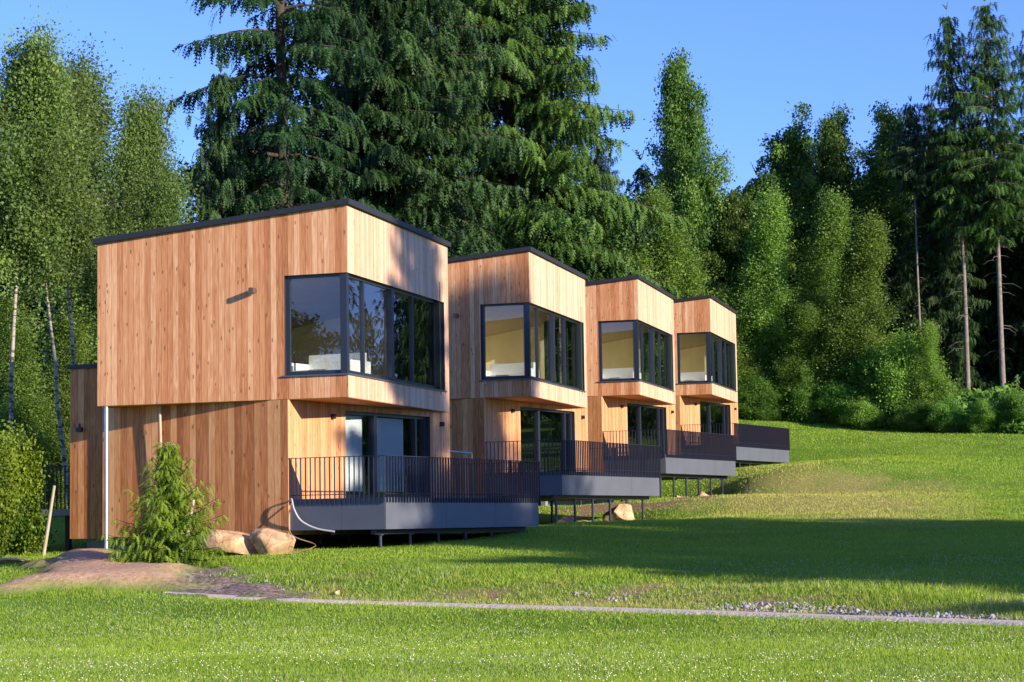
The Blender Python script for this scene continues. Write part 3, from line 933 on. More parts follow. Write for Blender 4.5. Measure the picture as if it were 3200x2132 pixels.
# ------------------------------------------------------------------ rocks
def rock_mesh(name, r, seed, sub=4, mat=None, rough=.22):
    rg = np.random.default_rng(seed)
    import bmesh
    bm = bmesh.new(); bmesh.ops.create_icosphere(bm, subdivisions=sub, radius=1.0)
    V = np.array([v.co[:] for v in bm.verts])
    # cut by random planes for faceted blocks
    for _ in range(11):
        n = rg.normal(size=3); n /= np.linalg.norm(n); d = rg.uniform(.42, .82)
        k_ = V @ n - d; V = V - np.outer(np.maximum(k_, 0) * .98, n)
    for s_, a_ in ((1.3, rough), (.5, rough * .4), (.2, rough * .16)):
        nn = smooth_noise(V[:, 0] + V[:, 2] * .7, V[:, 1] - V[:, 2] * .6, s_, seed % 50) - .5
        V = V * (1 + nn * a_)[:, None]
    V = V * np.array(r)
    for v, c in zip(bm.verts, V): v.co = c
    me_ = bpy.data.meshes.new(name); bm.to_mesh(me_); bm.free()
    me_.polygons.foreach_set('use_smooth', np.ones(len(me_.polygons), bool))
    me_.materials.append(mat or M['boulder'])
    return me_


def rock(px, py, Y, r, rz, seed, label, lift=.25, tilt=0.):
    p = at(px, py, Y)
    g = gz1(p[0], p[1])
    o_ = link('boulder', rock_mesh('boulder', r, seed)); o_.location = (p[0], p[1], g + r[2] * lift); o_.rotation_euler = (tilt, tilt * .6, rz)
    tag(o_, label, 'boulder'); return o_


rock(735, 1710, 49.6, (.9, .6, .44), .2, 3, 'broad low sandy boulder between the young spruce and the tilted boulder', .5)
rock(862, 1712, 49.2, (.68, .5, .44), -.3, 12, 'tilted sandy boulder below the left end of the nearest terrace', .5, .35)
rock(1945, 1570, 71.5, (.62, .55, .5), .4, 23, 'orange boulder under the right end of the second terrace', .7)
rock(1820, 1575, 69.5, (.8, .5, .32), .1, 24, 'flat grey-brown boulder under the middle of the second terrace', .5)
rock(1770, 1600, 68, (.55, .4, .28), 1.3, 27, 'half buried stone in the bare earth under the second terrace', .5)
rock(2192, 1505, 88, (.62, .5, .5), .1, 31, 'orange boulder under the third terrace', .7)
rock(2120, 1520, 85, (.5, .4, .3), .6, 33, 'low stone in the dark under the left end of the third terrace', .5)
rock(1053, 1850, 42, (.11, .09, .08), 0, 41, 'small pale stone lying alone in the grass near the path', .6)
rock(30, 1768, 50.5, (.55, .35, .10), 0, 45, 'flat pale stone in the grass at the far left below the golden bush', .4)

# rubble on the bank above the path
base_r = [rock_mesh('r', (1, 1, 1), 60 + i, sub=2, mat=M['rubble'], rough=.1) for i in range(4)]
arr = []
for b_ in base_r:
    v = np.array([w_.co[:] for w_ in b_.vertices]); f = np.array([list(p_.vertices) for p_ in b_.polygons]); arr.append((v, f))
RV, RF = [], []; off = 0
zones = [(poly_w([(2160, 1890), (2500, 1885), (2800, 1915), (3200, 1928), (3200, 1942), (2600, 1922), (2200, 1906)]), 700, .026),
         (poly_w([(1390, 1865), (1540, 1865), (1600, 1890), (1400, 1888)]), 30, .022), (poly_w([(1780, 1855), (1960, 1850), (2010, 1868), (1960, 1885), (1800, 1885)]), 40, .03),
         (DIRT, 260, .022), (poly_w([(900, 1845), (1100, 1880), (1500, 1892), (2200, 1912), (2200, 1904), (1500, 1884), (1100, 1868)]), 260, .016)]
for P, cnt, sz in zones:
    lo = P.min(0); hi = P.max(0); got = 0
    while got < cnt:
        x, y = rng.uniform(lo, hi)
        if not in_poly(P, np.array([x]), np.array([y]))[0]: continue
        v, f = arr[rng.integers(4)]
        r = sz * rng.lognormal(0, .4); a = rng.uniform(0, 6.3); c, s_ = math.cos(a), math.sin(a)
        vv = v * np.array([r, r * rng.uniform(.6, 1), r * rng.uniform(.5, .9)])
        vv = vv @ np.array([[c, s_, 0], [-s_, c, 0], [0, 0, 1]])
        vv = vv + np.array([x, y, gz1(x, y) + r * .3])
        RV.append(vv); RF.append(f + off); off += len(vv); got += 1
tag(link('stone_rubble', np_mesh('stone_rubble', np.concatenate(RV), np.concatenate(RF), M['rubble'])), 'grey rubble stones strewn along the bank above the path', 'rubble', kind='stuff')


# ------------------------------------------------------------------ vegetation
def frames(d, up=None, roll=None):
    """orthonormal frames with x axis along d (N,3)"""
    d = d / np.maximum(np.linalg.norm(d, axis=1, keepdims=True), 1e-9)
    ref = np.tile(np.array([0, 0, 1.]), (len(d), 1)) if up is None else up
    y = np.cross(ref, d); ln = np.linalg.norm(y, axis=1, keepdims=True)
    y = np.where(ln > 1e-3, y / np.maximum(ln, 1e-9), np.array([[1., 0, 0]]))
    z = np.cross(d, y)
    if roll is not None:
        c = np.cos(roll)[:, None]; s_ = np.sin(roll)[:, None]
        y, z = y * c + z * s_, -y * s_ + z * c
    return d, y, z


def place(temp_v, temp_f, pos, d, size, tone, roll, width=1.):
    X, Y, Z = frames(d, roll=roll)
    size = np.broadcast_to(size, (len(pos),))[:, None, None]
    v = temp_v[None, :, 0:1] * X[:, None, :] + temp_v[None, :, 1:2] * Y[:, None, :] * width + temp_v[None, :, 2:3] * Z[:, None, :]
    v = v * size + pos[:, None, :]
    n, k_ = len(pos), len(temp_v)
    F_ = temp_f[None] + (np.arange(n) * k_)[:, None, None]
    return v.reshape(-1, 3), F_.reshape(-1, temp_f.shape[1]), np.repeat(tone, k_)


def spray_template(pairs=6, w=.055, side=.42, droop=.25, ang=.85):
    """a feathery conifer spray: midrib with paired needle tufts"""
    V, F = [], []
    def tri(a, b, c): n_ = len(V); V.extend([a, b, c]); F.append([n_, n_ + 1, n_ + 2])
    def mid(t): return np.array([t, 0, -droop * t * t])
    tri(mid(0) + [0, -w * .6, 0], mid(0) + [0, w * .6, 0], mid(1.0))
    for i in range(pairs):
        t = .08 + .8 * i / (pairs - 1); L_ = side * (1 - .62 * t) * (.75 if i == 0 else 1)
        for sg in (-1, 1):
            p = mid(t); e = p + np.array([L_ * math.cos(ang), sg * L_ * math.sin(ang), -.18 * L_])
            tri(p + [-w * .9, 0, 0], p + [w * .9, 0, 0], e)
    return np.array(V, float), np.array(F)


def leafclump_template(n, size, seed, flat=.6):
    rg = np.random.default_rng(seed); V, F = [], []
    for i in range(n):
        c = rg.normal(size=3) * .28 * np.array([1, 1, flat]); d = rg.normal(size=3); d[2] -= .4; d /= np.linalg.norm(d)
        s_ = np.cross(d, rg.normal(size=3)); s_ /= np.linalg.norm(s_)
        L_ = size * rg.uniform(.7, 1.3); w_ = L_ * .36
        k_ = len(V); V += [c, c + d * L_ * .5 + s_ * w_, c + d * L_, c + d * L_ * .5 - s_ * w_]; F.append([k_, k_ + 1, k_ + 2, k_ + 3])
    return np.array(V), np.array(F)


def tubes(paths, n=6):
    """tapered tubes; paths: list of (pts (k,3), radii (k,)) -> quads"""
    V, F = [], []; off_ = 0
    for pts, rad in paths:
        pts = np.asarray(pts, float); rad = np.asarray(rad, float); k_ = len(pts)
        t = np.gradient(pts, axis=0); t /= np.maximum(np.linalg.norm(t, axis=1, keepdims=True), 1e-9)
        ref = np.array([0, 0, 1.]) if abs(t[:, 2]).mean() < .8 else np.array([1., 0, 0])
        a = np.cross(t, ref); a /= np.maximum(np.linalg.norm(a, axis=1, keepdims=True), 1e-9); b = np.cross(t, a)
        th = np.arange(n) * 2 * math.pi / n
        ring = pts[:, None] + rad[:, None, None] * (a[:, None] * np.cos(th)[None, :, None] + b[:, None] * np.sin(th)[None, :, None])
        V.append(ring.reshape(-1, 3))
        i_ = np.arange(k_ - 1)[:, None] * n; j = np.arange(n)[None]; j2 = (j + 1) % n
        F.append(np.stack([i_ + j, i_ + j2, i_ + n + j2, i_ + n + j], -1).reshape(-1, 4) + off_); off_ += k_ * n
    return np.concatenate(V), np.concatenate(F)


SPR = spray_template(4, .125, .46)
SPR2 = spray_template(4, .10, .5)


def conifer(seed, Ht, R, base, whorl=.55, per=6, spray=.55, droop=.5, power=.8, dens=1., trunk_r=None, irregular=.25, dead=True, tone_bias=0., hang=.45, upper=0., fluff=0):
    rg = np.random.default_rng(seed)
    tr_ = trunk_r or Ht * .0125
    zz = np.linspace(0, Ht, 14); ph = rg.uniform(0, 6.3)
    sway = Ht * .006
    def tx(z): return sway * np.sin(z / Ht * 4 + ph), sway * np.cos(z / Ht * 3 + ph)
    pts = np.stack([tx(zz)[0], tx(zz)[1], zz], 1); rad = tr_ * (1 - zz / Ht) ** .8 + .012
    rad[0] *= 1.35
    paths = [(pts, rad)]
    P, Dn, S, T = [], [], [], []
    z = base
    while z < Ht * .985:
        t = (z - base) / (Ht - base)
        prof = R * min(1, (1 - t) ** power) * (min(1., .45 + t * 5) if base > 1.5 else 1)
        n_ = per if t < .85 else max(4, per - 1)
        a0 = rg.uniform(0, 6.3)
        for i in range(n_):
            L_ = max(.22, prof * (1 + rg.normal() * irregular)); az = a0 + 2 * math.pi * i / n_ + rg.normal() * .25
            L_ = min(L_, R * 1.35)
            zc = z + rg.uniform(-.3, .3) * whorl; x0, y0 = tx(zc)
            m_ = 9; s = np.linspace(0, 1, m_)
            up0_ = .30 + .5 * t + upper
            dz = L_ * (up0_ * s - (droop + .35 * (1 - t)) * s ** 1.7 + .16 * s ** 4)
            h = np.array([math.cos(az), math.sin(az)])
            curve = rg.normal() * .12; bt = rg.normal() * .12
            hx = h[0] * s - h[1] * curve * s * s; hy = h[1] * s + h[0] * curve * s * s
            bp = np.stack([x0 + L_ * hx, y0 + L_ * hy, zc + dz], 1)
            paths.append((bp[::2], (.010 + tr_ * .16 * (L_ / R)) * (1 - s[::2]) + .006))
            # twigs on both sides carry the sprays
            nt_ = max(3, int(L_ / .34 * dens)); ts = np.linspace(.16, 1, nt_) + rg.normal(size=nt_) * .02
            ts = np.clip(ts, .08, 1)
            for sg in (-1, 1, 0):
                bx = np.stack([np.interp(ts, s, bp[:, k2]) for k2 in range(3)], 1)
                tw = (.16 + .34 * L_ * (1 - ts) ** .7 * np.minimum(1, ts * 3)) * rg.uniform(.6, 1.25, nt_)
                ang = az + sg * (1.0 + rg.normal(size=nt_) * .2)
                td = np.stack([np.cos(ang), np.sin(ang), -.25 - rg.uniform(0, .25, nt_)], 1)
                if sg == 0: tw = tw * .35; td[:, 2] += .3
                k_ = np.maximum(1, (tw / (spray * .42)).astype(int))
                kmax = int(k_.max())
                for q in range(kmax):
                    ok = q < k_
                    if not ok.any(): continue
                    f_ = (q + .5) / k_[ok]
                    pos = bx[ok] + td[ok] * (tw[ok] * f_)[:, None]
                    nn = ok.sum()
                    pos[:, 2] -= .12 * (tw[ok] * f_) ** 2
                    dd = td[ok] * .8 + rg.normal(size=(nn, 3)) * .28; dd[:, 2] -= hang + rg.uniform(0, .5, nn)
                    if fluff:
                        P.append(pos + rg.normal(size=(nn, 3)) * spray * .25 - [0, 0, spray * .18]); d2 = dd + rg.normal(size=(nn, 3)) * .3; d2[:, 2] -= .35 + fluff * .5
                        Dn.append(d2); S.append(spray * rg.uniform(.6, 1.15, nn)); T.append(np.clip(.05 + .4 * ts[ok] + bt + rg.normal(size=nn) * .15, 0, 1))
                    P.append(pos); Dn.append(dd); S.append(spray * rg.uniform(.6, 1.2, nn) * (.75 + .25 * (1 - t)))
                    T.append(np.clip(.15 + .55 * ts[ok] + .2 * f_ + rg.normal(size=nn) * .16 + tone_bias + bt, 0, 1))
        z += whorl * (1 - .45 * t) * rg.uniform(.8, 1.2)
    # leader
    P.append(np.array([[tx(Ht)[0], tx(Ht)[1], Ht - .1]] * 4)); Dn.append(rg.normal(size=(4, 3)) * .4 + [0, 0, 1.3]); S.append(np.full(4, spray)); T.append(np.full(4, .6))
    if dead and base > 2.5:
        for _ in range(int(base * 2.2)):
            zc = rg.uniform(base * .35, base); az = rg.uniform(0, 6.3); L_ = rg.uniform(.4, 1.6); x0, y0 = tx(zc)
            paths.append((np.array([[x0, y0, zc], [x0 + L_ * .6 * math.cos(az), y0 + L_ * .6 * math.sin(az), zc - .05], [x0 + L_ * math.cos(az), y0 + L_ * math.sin(az), zc - .3 * L_]]), [.018, .012, .004]))
    P = np.concatenate(P); Dn = np.concatenate(Dn); S = np.concatenate(S); T = np.concatenate(T)
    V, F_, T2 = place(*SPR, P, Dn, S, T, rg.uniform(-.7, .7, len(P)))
    return tubes(paths), (V, F_, T2)


def broadleaf(seed, Ht, R, base, nlimb=34, leaf=.34, clump=.8, cnt=26, power=.7, hang=0., trunk_r=None, stems=1, rise=.5, fill=1., top_flat=.0, var=(.65, 1.2)):
    rg = np.random.default_rng(seed); tr_ = trunk_r or Ht * .011
    paths, C, CT = [], [], []
    for st in range(stems):
        lean = rg.normal(size=2) * (.05 if stems == 1 else .09)
        zz = np.linspace(0, Ht * (1 if st == 0 else rg.uniform(.75, .95)), 10); hh = zz[-1]
        wob = rg.normal(size=(10, 2)).cumsum(0) * Ht * .004
        pts = np.stack([lean[0] * zz + wob[:, 0], lean[1] * zz + wob[:, 1], zz], 1)
        paths.append((pts, tr_ * (1 - zz / hh) ** .85 + .012))
        for i in range(nlimb // stems):
            t = ((i + rg.uniform()) / (nlimb // stems)); z0_ = base + (hh * .97 - base) * t
            p0 = np.array([np.interp(z0_, zz, pts[:, 0]), np.interp(z0_, zz, pts[:, 1]), z0_])
            prof = R * (1 - t) ** power * min(1, .5 + 2.2 * t) * (1 - top_flat * 0)
            L_ = max(.35, prof * rg.uniform(*var)); az = i * 2.4 + rg.normal() * .4
            e = rise + .6 * t + rg.normal() * .12
            s = np.linspace(0, 1, 6)
            d = np.array([math.cos(az) * math.cos(e), math.sin(az) * math.cos(e), math.sin(e)])
            bp = p0 + d * (L_ / max(.35, math.cos(e)) * .9) * s[:, None]; bp[:, 2] -= (hang * .6 + .05) * L_ * s ** 2
            bp[:, :2] += rg.normal(size=(6, 2)).cumsum(0) * .04 * L_
            paths.append((bp, tr_ * .33 * (1 - s) * (1 - .6 * t) + .008))
            nc = max(2, int(L_ / (clump * .55) * fill))
            for q in range(nc):
                u = .28 + .75 * (q + rg.uniform()) / nc; u = min(u, 1.02)
                c = np.array([np.interp(u, s, bp[:, k2]) for k2 in range(3)]) + rg.normal(size=3) * clump * np.array([.55, .55, .4])
                C.append(c); CT.append(rg.normal() * .22 + .16 * (c[2] - Ht * .5) / Ht)
                if rg.uniform() < .35: paths.append((np.array([bp[3], (bp[3] + c) / 2 + [0, 0, .1], c]), [.02, .012, .005]))
    C = np.array(C); CT = np.array(CT)
    n_ = len(C) * cnt
    ci = np.repeat(np.arange(len(C)), cnt)
    o_ = rg.normal(size=(n_, 3)) * clump * np.array([.42, .42, .30 + hang * .55])
    pos = C[ci] + o_; pos[:, 2] -= hang * .5 * rg.uniform(0, 1, n_) * clump
    dd = rg.normal(size=(n_, 3)); dd[:, 2] -= hang * 1.5
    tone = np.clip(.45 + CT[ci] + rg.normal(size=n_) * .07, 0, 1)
    V, F_, T2 = [], [], []; off_ = 0
    for k_ in range(3):
        sel = (np.arange(n_) % 3) == k_
        tv, tf = leafclump_template(6, leaf, seed * 7 + k_)
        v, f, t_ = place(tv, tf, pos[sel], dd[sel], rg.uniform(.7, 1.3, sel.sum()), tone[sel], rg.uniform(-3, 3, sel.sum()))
        V.append(v); F_.append(f + off_); T2.append(t_); off_ += len(v)
    return tubes(paths, 5), (np.concatenate(V), np.concatenate(F_), np.concatenate(T2))


PROTO = {}


def proto(key, gen, bark, leaf, Ht):
    (tv, tf), (cv, cf, ct) = gen
    Ht = float(np.percentile(cv[:, 2], 99.9))
    print(key, len(cf)); PROTO[key] = (np_mesh(key + '_trunk', tv, tf, bark, smooth=True), np_mesh(key + '_crown', cv, cf, leaf, attr=ct), Ht)


def tree(key, kind, x, y, h, label, cat='tree', group=None, rz=0., wide=1., zoff=-.15):
    tm, cm, Ht = PROTO[key]
    r = empty(kind, (x, y, gz1(x, y) + zoff), rz, label, cat, group)
    s = h / Ht; r.scale = (s * wide, s * wide, s)
    link('trunk', tm, r); link('crown', cm, r)
    return r


proto('spruce_a', conifer(1, 30, 6.6, 1.5, whorl=.78, per=7, spray=.46, droop=.5, power=.78, irregular=.26, hang=.4, dens=1.35, fluff=1, dead=False), M['bark'], M['spruce'], 30)
proto('spruce_b', conifer(2, 30, 3.9, 7.5, whorl=1.15, per=5, spray=.5, droop=.6, power=.42, irregular=.24, hang=.3, dens=1.25, fluff=1), M['bark'], M['dspruce'], 30)
proto('spruce_c', conifer(3, 30, 5.0, 2, whorl=.8, per=6, spray=.52, hang=.35, dens=1.25, droop=.5, power=.6, irregular=.22, fluff=1), M['bark'], M['dspruce'], 30)
proto('tall_a', conifer(4, 28, 2.2, 13.5, whorl=.62, per=5, spray=.48, hang=.2, droop=.5, dens=1.3, fluff=1, power=.55, irregular=.3, trunk_r=.18, tone_bias=.1), M['pinebark'], M['spruce'], 28)
proto('tall_b', conifer(5, 28, 2.4, 12.5, whorl=.62, per=5, spray=.48, hang=.2, droop=.5, dens=1.3, fluff=1, power=.5, irregular=.3, trunk_r=.19, tone_bias=.1), M['pinebark'], M['spruce'], 28)
proto('tall_c', conifer(7, 28, 2.3, 20.5, whorl=.5, per=5, spray=.5, hang=.25, droop=.5, dens=1.3, fluff=1, power=.5, irregular=.3, trunk_r=.17, tone_bias=-.1), M['pinebark'], M['dspruce'], 28)
proto('small_spruce', conifer(6, 14, 2.9, .6, whorl=.5, per=6, spray=.42, fluff=1, droop=.4, power=.75, irregular=.2, dead=False), M['bark'], M['dspruce'], 14)
proto('birch_a', broadleaf(11, 16, 2.3, 8.6, nlimb=34, leaf=.105, clump=.52, cnt=60, var=(.5, 1.3), power=.55, hang=.9, rise=.75, trunk_r=.09), M['birchbark'], M['birch'], 16)
proto('birch_b', broadleaf(12, 16, 2.5, 8.6, nlimb=38, leaf=.105, clump=.52, cnt=60, var=(.5, 1.3), power=.5, hang=.9, rise=.8, stems=2, trunk_r=.09), M['birchbark'], M['birch'], 16)
proto('birch_c', broadleaf(13, 14, 2.6, .8, nlimb=72, leaf=.12, clump=.5, cnt=46, power=1.0, fill=.9, var=(.55, 1.25), hang=.8, rise=.7, trunk_r=.11), M['birchbark'], M['paleleaf'], 14)
proto('birch_d', broadleaf(14, 14, 2.6, .8, nlimb=60, leaf=.11, clump=.52, cnt=46, power=.8, hang=.8, rise=.8, var=(.55, 1.25), trunk_r=.09), M['birchbark'], M['birch'], 14)
proto('broad_a', broadleaf(21, 20, 3.6, 6, nlimb=46, leaf=.19, clump=.58, cnt=40, power=.45, rise=.95, trunk_r=.22, fill=.85, var=(.55, 1.3)), M['bark'], M['broad'], 20)
proto('broad_b', broadleaf(22, 18, 4.4, 2.5, nlimb=66, leaf=.19, clump=.62, cnt=40, power=.5, rise=.5, fill=.85, var=(.5, 1.25), trunk_r=.24), M['bark'], M['broad'], 18)
proto('bush_a', broadleaf(31, 4, 2.0, .2, nlimb=34, leaf=.13, clump=.42, cnt=44, power=.35, rise=.5, trunk_r=.05, stems=3), M['bark'], M['bushleaf'], 4)
proto('bush_b', broadleaf(32, 5, 1.9, .2, nlimb=34, leaf=.13, clump=.42, cnt=44, power=.45, rise=.7, hang=.3, trunk_r=.05, stems=3), M['bark'], M['bushleaf'], 5)


def put(key, kind, px, Y, ytop, label, group=None, cat='tree', wide=1., rz=None, h=None):
    """px: where the stem stands in the photo, ytop: photo row of its top"""
    d = ray(px, 1300); x = d[0] * Y; g = gz1(x, Y)
    if h is None: h = at(px, ytop, Y)[2] - g + .15
    return tree(key, kind, x, Y, h, label, cat, group, rz if rz is not None else rng.uniform(0, 6.3), wide)


GB = 'birches on the left'
GS = 'great spruces behind the houses'
GR = 'trees of the right-hand wood'
# left: birches
put('birch_a', 'birch_tree', 22, 62, 95, 'tall birch at the left edge of the photo with a long white stem', GB, wide=.95)
put('birch_b', 'birch_tree', 235, 64, 130, 'forked birch with two pale stems just left of the nearest house', GB, wide=.95)
put('birch_a', 'birch_tree', 395, 70, 262, 'slender birch with a small round top against the sky', GB, wide=.8)
put('birch_a', 'birch_tree', 120, 74, 190, 'tall birch behind the gap between the two nearest birches', GB, wide=1.2)
put('birch_d', 'birch_tree', 450, 76, 470, 'low bright birch behind the left end of the nearest roof', GB, wide=1.2)
put('birch_d', 'birch_tree', 545, 80, 540, 'short birch behind the nearest roof beside the small spruce', GB, wide=1.2)
put('birch_d', 'birch_tree', 300, 72, 500, 'birch filling the space behind the slender birch', GB, wide=1.3)
put('spruce_c', 'spruce_tree', 60, 82, 560, 'dark spruce low behind the left birches', None, wide=1.3)
put('spruce_c', 'spruce_tree', 300, 84, 600, 'dark spruce behind the forked birch', None, wide=1.3)
put('birch_c', 'birch_tree', 95, 68, 900, 'low yellow-green birch under the tallest birch at the left', GB, wide=1.3)
put('birch_c', 'birch_tree', 215, 69, 960, 'low yellow-green birch beside the annex roof of the nearest house', GB, wide=1.2)
# spruces behind
put('spruce_b', 'spruce_tree', 880, 84, 0, 'huge dark spruce with a bare trunk showing against the sky above the nearest roof', GS, wide=1.0, h=31, rz=1.0)
put('small_spruce', 'spruce_tree', 690, 82, 235, 'small dark spruce left of the huge bare-trunked spruce', GS, wide=.75)
put('spruce_c', 'spruce_tree', 1240, 100, 0, 'dark shaded spruce between the bare-trunked one and the broad bright one', GS, wide=1.0, h=36)
put('spruce_c', 'spruce_tree', 1170, 98, 0, 'dark spruce standing behind the huge bare-trunked spruce', GS, wide=.85, h=32)
put('spruce_a', 'spruce_tree', 1615, 119, 0, 'broadest spruce, sunlit, with drooping branches above the second house', GS, wide=1.0, h=42, rz=.5)
put('small_spruce', 'spruce_tree', 1010, 85, 480, 'sunlit small spruce just above the nearest roof', GS, wide=1.0)
put('small_spruce', 'spruce_tree', 1420, 103, 540, 'small spruce behind the gap between first and second house', GS, wide=1.1)
put('spruce_c', 'spruce_tree', 1890, 124, 430, 'spruce in the shadow right of the broadest spruce', GS, wide=1.0)
# light green row by third and fourth house
put('birch_c', 'birch_tree', 2040, 122, 600, 'light green birch above the third house, right of the broadest spruce', GR, wide=1.4)
put('birch_c', 'birch_tree', 2230, 126, 585, 'light green birch above the roof of the farthest house', GR, wide=1.3)
put('birch_c', 'birch_tree', 2370, 128, 610, 'pale birch rising just right of the farthest house', GR, wide=1.2)
put('birch_c', 'birch_tree', 2340, 125.5, 880, 'bushy green birch touching the right wall of the farthest house', GR, wide=1.6)
put('birch_c', 'birch_tree', 2500, 128, 610, 'pointed light birch, the left one of the two in the middle of the wood edge', GR, wide=1.1)
put('birch_c', 'birch_tree', 2625, 125, 690, 'pointed light birch in front of the dark wood, nearest the meadow', GR, wide=1.35)
put('birch_c', 'birch_tree', 2470, 125.5, 960, 'short bushy birch in front of the pointed birches', GR, wide=1.7)
put('birch_c', 'birch_tree', 2885, 121, 1010, 'short light birch under the shortest bare-trunked spruce', GR, wide=1.5)
put('broad_a', 'broadleaf_tree', 2195, 131, 155, 'tall upright broadleaf tree standing alone against the sky above the farthest house', GR, wide=.72)
put('broad_b', 'broadleaf_tree', 2420, 134, 370, 'round topped broadleaf tree right of the tall upright one', GR, wide=.95)
put('broad_a', 'broadleaf_tree', 2645, 135, 330, 'broadleaf tree with a ragged pointed top in the middle of the right wood', GR, wide=.9)
put('broad_a', 'broadleaf_tree', 2780, 136, 345, 'broadleaf tree just left of the tall bare-trunked spruces', GR, wide=.9)
put('broad_b', 'broadleaf_tree', 2560, 134, 500, 'dark rounded tree behind the pointed birches', GR, wide=1.)
put('broad_b', 'broadleaf_tree', 2300, 131, 560, 'dark rounded tree below the tall upright broadleaf tree', GR, wide=.9)
put('tall_c', 'spruce_tree', 2895, 127, 320, 'shortest of the bare-trunked spruces on the right, with a thin grey trunk', GR, wide=.85)
put('tall_a', 'spruce_tree', 3032, 126, 50, 'bare-trunked spruce with a pale trunk, second from the right edge', GR, wide=1.0)
put('tall_b', 'spruce_tree', 3148, 125, 12, 'tallest bare-trunked spruce at the right edge of the photo', GR, wide=1.05)
put('tall_a', 'spruce_tree', 3290, 128, 90, 'bare-trunked spruce cut by the right edge of the photo', GR, wide=1.)
put('spruce_c', 'spruce_tree', 2960, 130, 330, 'dark spruce in the depth behind the bare-trunked spruces', GR, wide=.8)
put('small_spruce', 'spruce_tree', 2800, 129, 700, 'short dark spruce in the shade of the right wood', GR, wide=1.2)
for o_ in col.objects:
    if o_.name.startswith('spruce_tree') and 'bare-trunked spruce' in o_.get('label', '') and o_.location.x > 15: o_.rotation_euler = (0, -.022, 0)
# bushes on the meadow edge
bl = ['bush behind the farthest house corner', 'low bush right of the farthest house', 'rounded bush below the pointed birches', 'bush below the nearest pointed birch',
      'tall bright bush left of the shortest bare trunk', 'bright bush with a pointed top beside the bare trunks', 'low bush in front of the pale bare trunk', 'low bush between the two tallest bare trunks',
      'bush at the right edge of the photo by the tallest trunk', 'spreading bush at the meadow corner', 'dark green bush deep in the wood edge', 'yellow-green bush at the foot of the wood',
      'tall bush between pointed birch and bright bush', 'small bush on the grass in front of the wood', 'wide bush under the shortest bare-trunked spruce']
bp_ = [(2345, 124.5, 1180, 'a', 1.3), (2420, 124, 1225, 'a', 1.3), (2520, 123.5, 1170, 'b', 1.2), (2640, 122.5, 1190, 'a', 1.3), (2730, 122, 1080, 'b', 1.1), (2825, 121, 1040, 'b', 1.0), (2960, 117, 1240, 'a', 1.2),
       (3070, 115.5, 1250, 'a', 1.2), (3180, 115, 1225, 'a', 1.3), (2390, 123.8, 1200, 'b', 1.2), (2575, 125, 1060, 'b', 1.2), (2700, 120.5, 1240, 'a', 1.4), (2780, 124, 1040, 'b', 1.2), (2860, 118.5, 1250, 'a', 1.4), (2930, 120, 1150, 'b', 1.2)]
for (px, Y, yt, kd, wd), lb in zip(bp_, bl):
    put('bush_' + kd, 'bush', px, Y, yt, lb, 'bushes along the meadow edge', 'bush', wide=wd)

# the tall tree off to the right whose shade falls on the lawn and the nearest house
def shade(key, kind, a, s, h, label, wide=1.):
    th = np.array([-trav[0], -trav[1]]); th /= np.hypot(*th); e1 = np.array([-th[1], th[0]])
    p = a * e1 + s * th
    return tree(key, kind, p[0], p[1], h, label, 'tree', 'trees beside the lawn outside the photo', rng.uniform(0, 6.3), wide)


shade('spruce_a', 'spruce_tree', 41.6, 3, 24.5, 'big spruce beside the lawn outside the photo, its shade on the nearest house', .95)
shade('broad_b', 'broadleaf_tree', 49.5, 8, 24.0, 'broadleaf tree beside the lawn outside the photo', .9)
shade('broad_b', 'broadleaf_tree', 35.6, 1, 10.3, 'low tree beside the lawn outside the photo', 1.25)
shade('broad_b', 'broadleaf_tree', 38.5, 4, 13.5, 'round broadleaf tree beside the lawn outside the photo', 1.15)
shade('broad_b', 'broadleaf_tree', 31.4, 5, 6.7, 'lowest broadleaf tree beside the lawn outside the photo', .8)

shade('broad_b', 'broadleaf_tree', 45, -1, 15.0, 'mid-height broadleaf tree beside the lawn outside the photo', .85)

# deep wood behind: one mass
wv, wf, wt = [], [], []; off = 0
wood_protos = []
for sd, kind in ((91, 'c'), (92, 'c'), (93, 'b')):
    if kind == 'c':
        g = conifer(sd, 22, 4.2, 1.5, whorl=1.0, per=5, spray=1.15, droop=.5, power=.6, irregular=.25, dens=.5, dead=False)
    else:
        g = broadleaf(sd, 18, 4.6, 2, nlimb=34, leaf=.3, clump=1.1, cnt=30, power=.4, rise=.5)
    (tv, tf), (cv, cf, ct) = g
    if cf.shape[1] == 4: cf = np.concatenate([cf[:, :3], cf[:, [0, 2, 3]]])
    wood_protos.append((cv, cf, ct, 22 if kind == 'c' else 18))
spots = []
for px in range(1750, 3350, 95):
    for Y in (138, 147, 156):
        spots.append((ray(px + rng.uniform(-35, 35), 1300)[0] * Y, Y + rng.uniform(-3, 3), rng.uniform(12, 17) if px < 2800 else rng.uniform(15, 20)))
for px in range(-150, 2000, 120):
    for Y in ((104, 116) if px < 1250 else (124, 134)):
        spots.append((ray(px + rng.uniform(-40, 40), 1300)[0] * Y, Y + rng.uniform(-3, 3), rng.uniform(9, 12) if px < 700 else rng.uniform(11, 15)))
